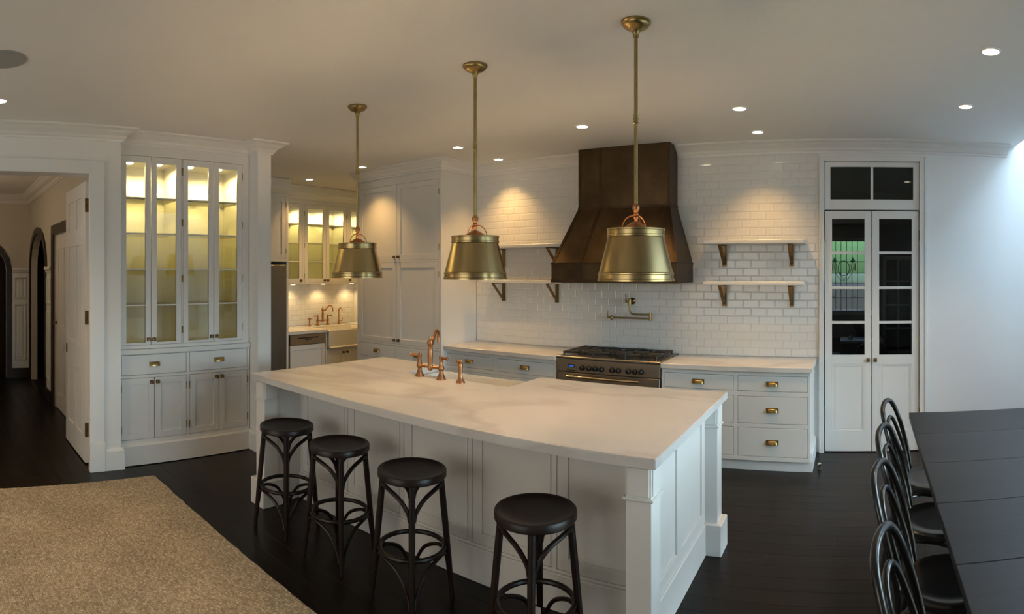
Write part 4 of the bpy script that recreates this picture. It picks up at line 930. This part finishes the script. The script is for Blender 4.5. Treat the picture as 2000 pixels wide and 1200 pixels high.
# leadlight window
lw = MB(); lw.box(Wx0, Wx0+0.05, RY1, RY1+0.05, Wz0, Wz1); lw.box(Wx1-0.05, Wx1, RY1, RY1+0.05, Wz0, Wz1); lw.box(Wx0, Wx1, RY1, RY1+0.05, Wz1-0.05, Wz1); lw.box(Wx0-0.04, Wx1+0.04, RY1-0.04, RY1+0.05, Wz0-0.03, Wz0+0.035)
lwo = struct('window_2', lw, 'trim_paint')
cx = (math.tan((1648-XN)/F))*RY1; gy = RY1+0.03
def pane(name, pts, m):
    o = obj(name, MB().prism(pts, gy-0.003, gy+0.003, lambda p, q, t: (p, t, q)), m, lwo); return o
ux = [Wx0+0.05]+[cx+k*0.078-0.195 for k in range(6)]+[Wx1-0.05]; ux = sorted(set([u for u in ux if Wx0+0.049 < u < Wx1-0.049]+[Wx0+0.05, Wx1-0.05, cx-0.30, cx-0.42, cx-0.54]))
ux = [u for u in ux if Wx0+0.049 <= u <= Wx1-0.049]
zr = [Wz0+0.035, 1.31, 1.52, 1.66, 1.82, 2.11]
LM = ['lead_clear', 'lead_clear', 'lead_pale', 'lead_green', 'lead_green']
for i in range(len(ux)-1):
    for j in range(5): pane('pane', [(ux[i], zr[j]), (ux[i+1], zr[j]), (ux[i+1], zr[j+1]), (ux[i], zr[j+1])], LM[j])
ld = MB()
for u in ux[1:-1]: ld.box(u-0.004, u+0.004, gy-0.007, gy+0.007, zr[0], zr[-1])
for z in zr[1:-1]: ld.box(ux[0], ux[-1], gy-0.007, gy+0.007, z-0.005, z+0.005)
obj('lead_came', ld, 'lead', lwo)
gy2 = gy-0.012
def orn(pts, m): obj('ornament', MB().prism(pts, gy2-0.003, gy2+0.003, lambda p, q, t: (p, t, q)), m, lwo)
ell = lambda x, z, a, b, n=18: [(x+a*math.cos(2*PI*k/n), z+b*math.sin(2*PI*k/n)) for k in range(n)]
for s in (-1, 1):
    obj('scroll_came', MB().tube(crv([(cx+s*q, gy2, z) for q, z in ((0.10, 1.78), (0.14, 1.81), (0.125, 1.69), (0.06, 1.58), (0.0, 1.55), (0.04, 1.62), (0.10, 1.70), (0.10, 1.78))], 5), 0.004, 6), 'lead', lwo)
    orn([(cx+s*0.15, 1.70), (cx+s*0.168, 1.70), (cx+s*0.168, 1.80), (cx+s*0.15, 1.80)], 'lead_red')
    orn([(cx+s*0.09, 1.825), (cx+s*0.165, 1.825), (cx+s*0.13, 1.885)], 'lead_teal')
    orn([(cx+s*0.135, 1.305), (cx+s*0.158, 1.305), (cx+s*0.158, 1.345), (cx+s*0.135, 1.345)], 'lead_amber')
obj('lead_ring', MB().tube([(p, gy2, q) for p, q in ell(cx, 1.73, 0.08, 0.105, 28)], 0.005, 6, True), 'lead', lwo)
# furniture in that room and a stand-in for a reflection
ds = thing('study_desk', 'dark desk with white top beyond the french doors', 'desk', (0.1, 7.5, 0))
obj('top', MB().box(-0.13, 0.42, 7.25, 7.75, 0.78, 0.81), 'desk_white', ds, 0.003); obj('body', MB().box(-0.12, 0.41, 7.27, 7.74, 0.0, 0.779), 'desk_dark', ds)
bx = thing('desk_clock', 'small metal clock on the white desk top', 'clock', (0.0, 7.4, 0.81)); obj('case', MB().box(-0.03, 0.03, 7.38, 7.42, 0.81, 0.865), 'chrome_dim', bx, 0.008); obj('dial', MB().lathe([(0.001, -0.002), (0.02, -0.002), (0.02, 0)], (0, 7.379, 0.838), 14, 'Y'), 'desk_white', bx)
bn = thing('window_bench', 'low white bench below the leadlight window', 'bench', (-0.5, 7.3, 0)); obj('seat', MB().box(-0.95, -0.14, 7.0, 7.5, 0.60, 0.635), 'desk_white', bn, 0.003)
for xx in (-0.9, -0.2): obj('support', MB().box(xx-0.02, xx+0.02, 7.05, 7.45, 0, 0.60), 'desk_dark', bn)
chb = thing('study_chair', 'brown wooden chair beside the dark desk', 'chair', (0.2, 6.9, 0))
obj('seat', MB().box(0.08, 0.42, 6.72, 7.06, 0.44, 0.47), 'dark_timber', chb, 0.01)
obj('backrest', MB().tube(crv([(0.08, 7.05, 0.60), (0.10, 7.06, 0.74), (0.25, 7.08, 0.80), (0.40, 7.06, 0.74), (0.42, 7.05, 0.60)], 5), 0.025, 8), 'dark_timber', chb)
for xx in (0.10, 0.40):
    for yy in (6.74, 7.04): obj('leg', MB().tube([(xx, yy, 0), (xx, yy, 0.62 if yy > 7 else 0.44)], 0.016, 8), 'dark_timber', chb)
gc = thing('reflection_case', 'small-paned glazed case standing in for a window reflection in the french doors', 'cupboard', (0.65, 8.0, 0))  # built sash frame imitates a reflection in the right-hand door glass
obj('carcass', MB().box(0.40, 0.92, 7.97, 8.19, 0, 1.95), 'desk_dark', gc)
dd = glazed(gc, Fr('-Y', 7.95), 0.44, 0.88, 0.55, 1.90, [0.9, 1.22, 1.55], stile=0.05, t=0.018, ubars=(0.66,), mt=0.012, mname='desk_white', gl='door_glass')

# ------------------------------------------------------------------ dining table, chairs
tb = thing('dining_table', 'long black-stained dining table with planked top', 'table', (0.85, 2.0, 0))
TX0, TX1, TZ = 0.335, 1.36, 0.76
ys = [3.745, 3.245, 2.745, 2.258, 1.772, 1.285, 0.80, 0.32]
for a, b in zip(ys, ys[1:]): obj('plank', MB().box(TX0, TX1, b+0.001, a-0.001, TZ-0.036, TZ), 'table_wood', tb, 0.0025)
ap = MB(); ap.box(TX0+0.40, TX1-0.10, 3.58, 3.61, 0.63, 0.723); ap.box(TX0+0.40, TX1-0.10, 0.45, 0.48, 0.63, 0.723); ap.box(TX0+0.42, TX0+0.45, 0.48, 3.58, 0.63, 0.723); ap.box(TX1-0.29, TX1-0.26, 0.48, 3.58, 0.63, 0.723)
obj('apron', ap, 'table_wood', tb)
for x in (TX0+0.44, TX1-0.26):
    for y in (3.54, 0.52): obj('leg', MB().box(x-0.045, x+0.045, y-0.045, y+0.045, 0, 0.723), 'table_wood', tb, 0.004)
tb.rotation_euler = (0, 0, -0.026)
def make_chair():                                            # faces +X, seat centre at origin
    t = thing('dining_chair', '', 'chair', (0, 0, 0), 'bentwood chairs along the dining table'); zs = 0.46
    obj('seat', MB().lathe([(0.001, zs-0.006), (0.12, zs-0.005), (0.165, zs-0.002), (0.175, zs+0.002), (0.195, zs+0.002), (0.203, zs-0.006), (0.203, zs-0.026), (0.195, zs-0.034), (0.001, zs-0.034)], n=40), 'chair_black', t)
    # rear legs run up into the outer hoop of the back
    top = 0.895
    hoop = [(-0.265, -0.195, 0.0), (-0.215, -0.175, 0.25), (-0.178, -0.160, 0.44), (-0.205, -0.172, 0.60), (-0.250, -0.165, 0.76), (-0.285, -0.115, 0.865), (-0.295, 0.0, top), (-0.285, 0.115, 0.865), (-0.250, 0.165, 0.76), (-0.205, 0.172, 0.60), (-0.178, 0.160, 0.44), (-0.215, 0.175, 0.25), (-0.265, 0.195, 0.0)]
    obj('back_hoop', MB().tube(crv(hoop, 7), 0.0145, 10), 'chair_black', t)
    inn = [(-0.168, -0.085, 0.45), (-0.200, -0.098, 0.58), (-0.240, -0.090, 0.70), (-0.264, -0.060, 0.775), (-0.271, 0.0, 0.80), (-0.264, 0.060, 0.775), (-0.240, 0.090, 0.70), (-0.200, 0.098, 0.58), (-0.168, 0.085, 0.45)]
    obj('inner_hoop', MB().tube(crv(inn, 7), 0.0115, 10), 'chair_black', t)
    for s in (-1, 1): obj('front_leg', MB().tube(crv([(0.135, s*0.125, zs-0.03), (0.155, s*0.14, 0.3), (0.18, s*0.16, 0.0)], 5), [0.017]*5+[0.0145]*5+[0.012], 10), 'chair_black', t)
    obj('leg_ring', MB().tube([(-0.02+0.165*math.cos(2*PI*k/32), 0.165*math.sin(2*PI*k/32), 0.29) for k in range(32)], 0.0095, 8, True), 'chair_black', t)
    for s in (-1, 1): obj('brace', MB().tube(crv([(-0.19, s*0.15, 0.36), (-0.16, s*0.165, 0.40), (-0.06, s*0.178, 0.418), (0.06, s*0.165, 0.40), (0.145, s*0.132, 0.33)], 5), 0.009, 8), 'chair_black', t)
    return t
c0 = make_chair()
CH = [(0.495, 3.41, -0.30, 'black bentwood chair at the table corner nearest the french doors'), (0.440, 2.837, -0.30, 'second black bentwood chair along the table from the french doors'),
      (0.395, 2.269, -0.29, 'third black bentwood chair along the table from the french doors'), (0.373, 1.653, -0.28, 'fourth black bentwood chair along the table, farthest from the french doors')]
for i, (x, y, r, lb) in enumerate(CH):
    if i == 0: c0.location = (x, y, 0); c0.rotation_euler = (0, 0, r); c0['label'] = lb
    else: copy_tree(c0, (x, y, 0), r, lb)

# ------------------------------------------------------------------ rug, door stop
rg = MB(); nx, ny = 60, 44; X0, X1, Yr0, Yr1 = -4.43, -0.95, -0.72, 1.705
for j in range(ny+1):
    for i in range(nx+1):
        x = X0+(X1-X0)*i/nx; y = Yr0+(Yr1-Yr0)*j/ny
        if i in (0, nx): x += random.uniform(-0.004, 0.004)
        if j in (0, ny): y += random.uniform(-0.004, 0.004)
        rg.v.append((x, y, 0.011+0.0012*math.sin(x*9+y*4)+random.uniform(-0.0006, 0.0006)))
for j in range(ny):
    for i in range(nx): k = j*(nx+1)+i; rg.f.append((k, k+1, k+nx+2, k+nx+1))
ring = [i for i in range(nx+1)]+[(j*(nx+1)+nx) for j in range(1, ny+1)]+[ny*(nx+1)+i for i in range(nx-1, -1, -1)]+[j*(nx+1) for j in range(ny-1, 0, -1)]
b = len(rg.v); rg.v += [(rg.v[k][0], rg.v[k][1], 0.0006) for k in ring]
for q in range(len(ring)): q2 = (q+1) % len(ring); rg.f.append((ring[q], b+q, b+q2, ring[q2]))
rg.f.append(tuple(b+q for q in range(len(ring)-1, -1, -1)))
tag(obj('jute_rug', rg, 'jute', None), 'large woven jute rug in sandy brown on dark floorboards', 'rug')
sx, sy = -0.262, 4.90
dst = thing('door_stop', 'small dark floor door stop with pale metal cap near the french doors', 'door stop', (sx, sy, 0))
obj('base', MB().lathe([(0.018, 0), (0.018, 0.008), (0.012, 0.012), (0.012, 0.035)], (sx, sy, 0), 14), 'rubber', dst)
obj('cap', MB().lathe([(0.013, 0.035), (0.016, 0.04), (0.016, 0.052), (0.010, 0.058), (0.001, 0.06)], (sx, sy, 0), 14), 'handle_steel', dst)
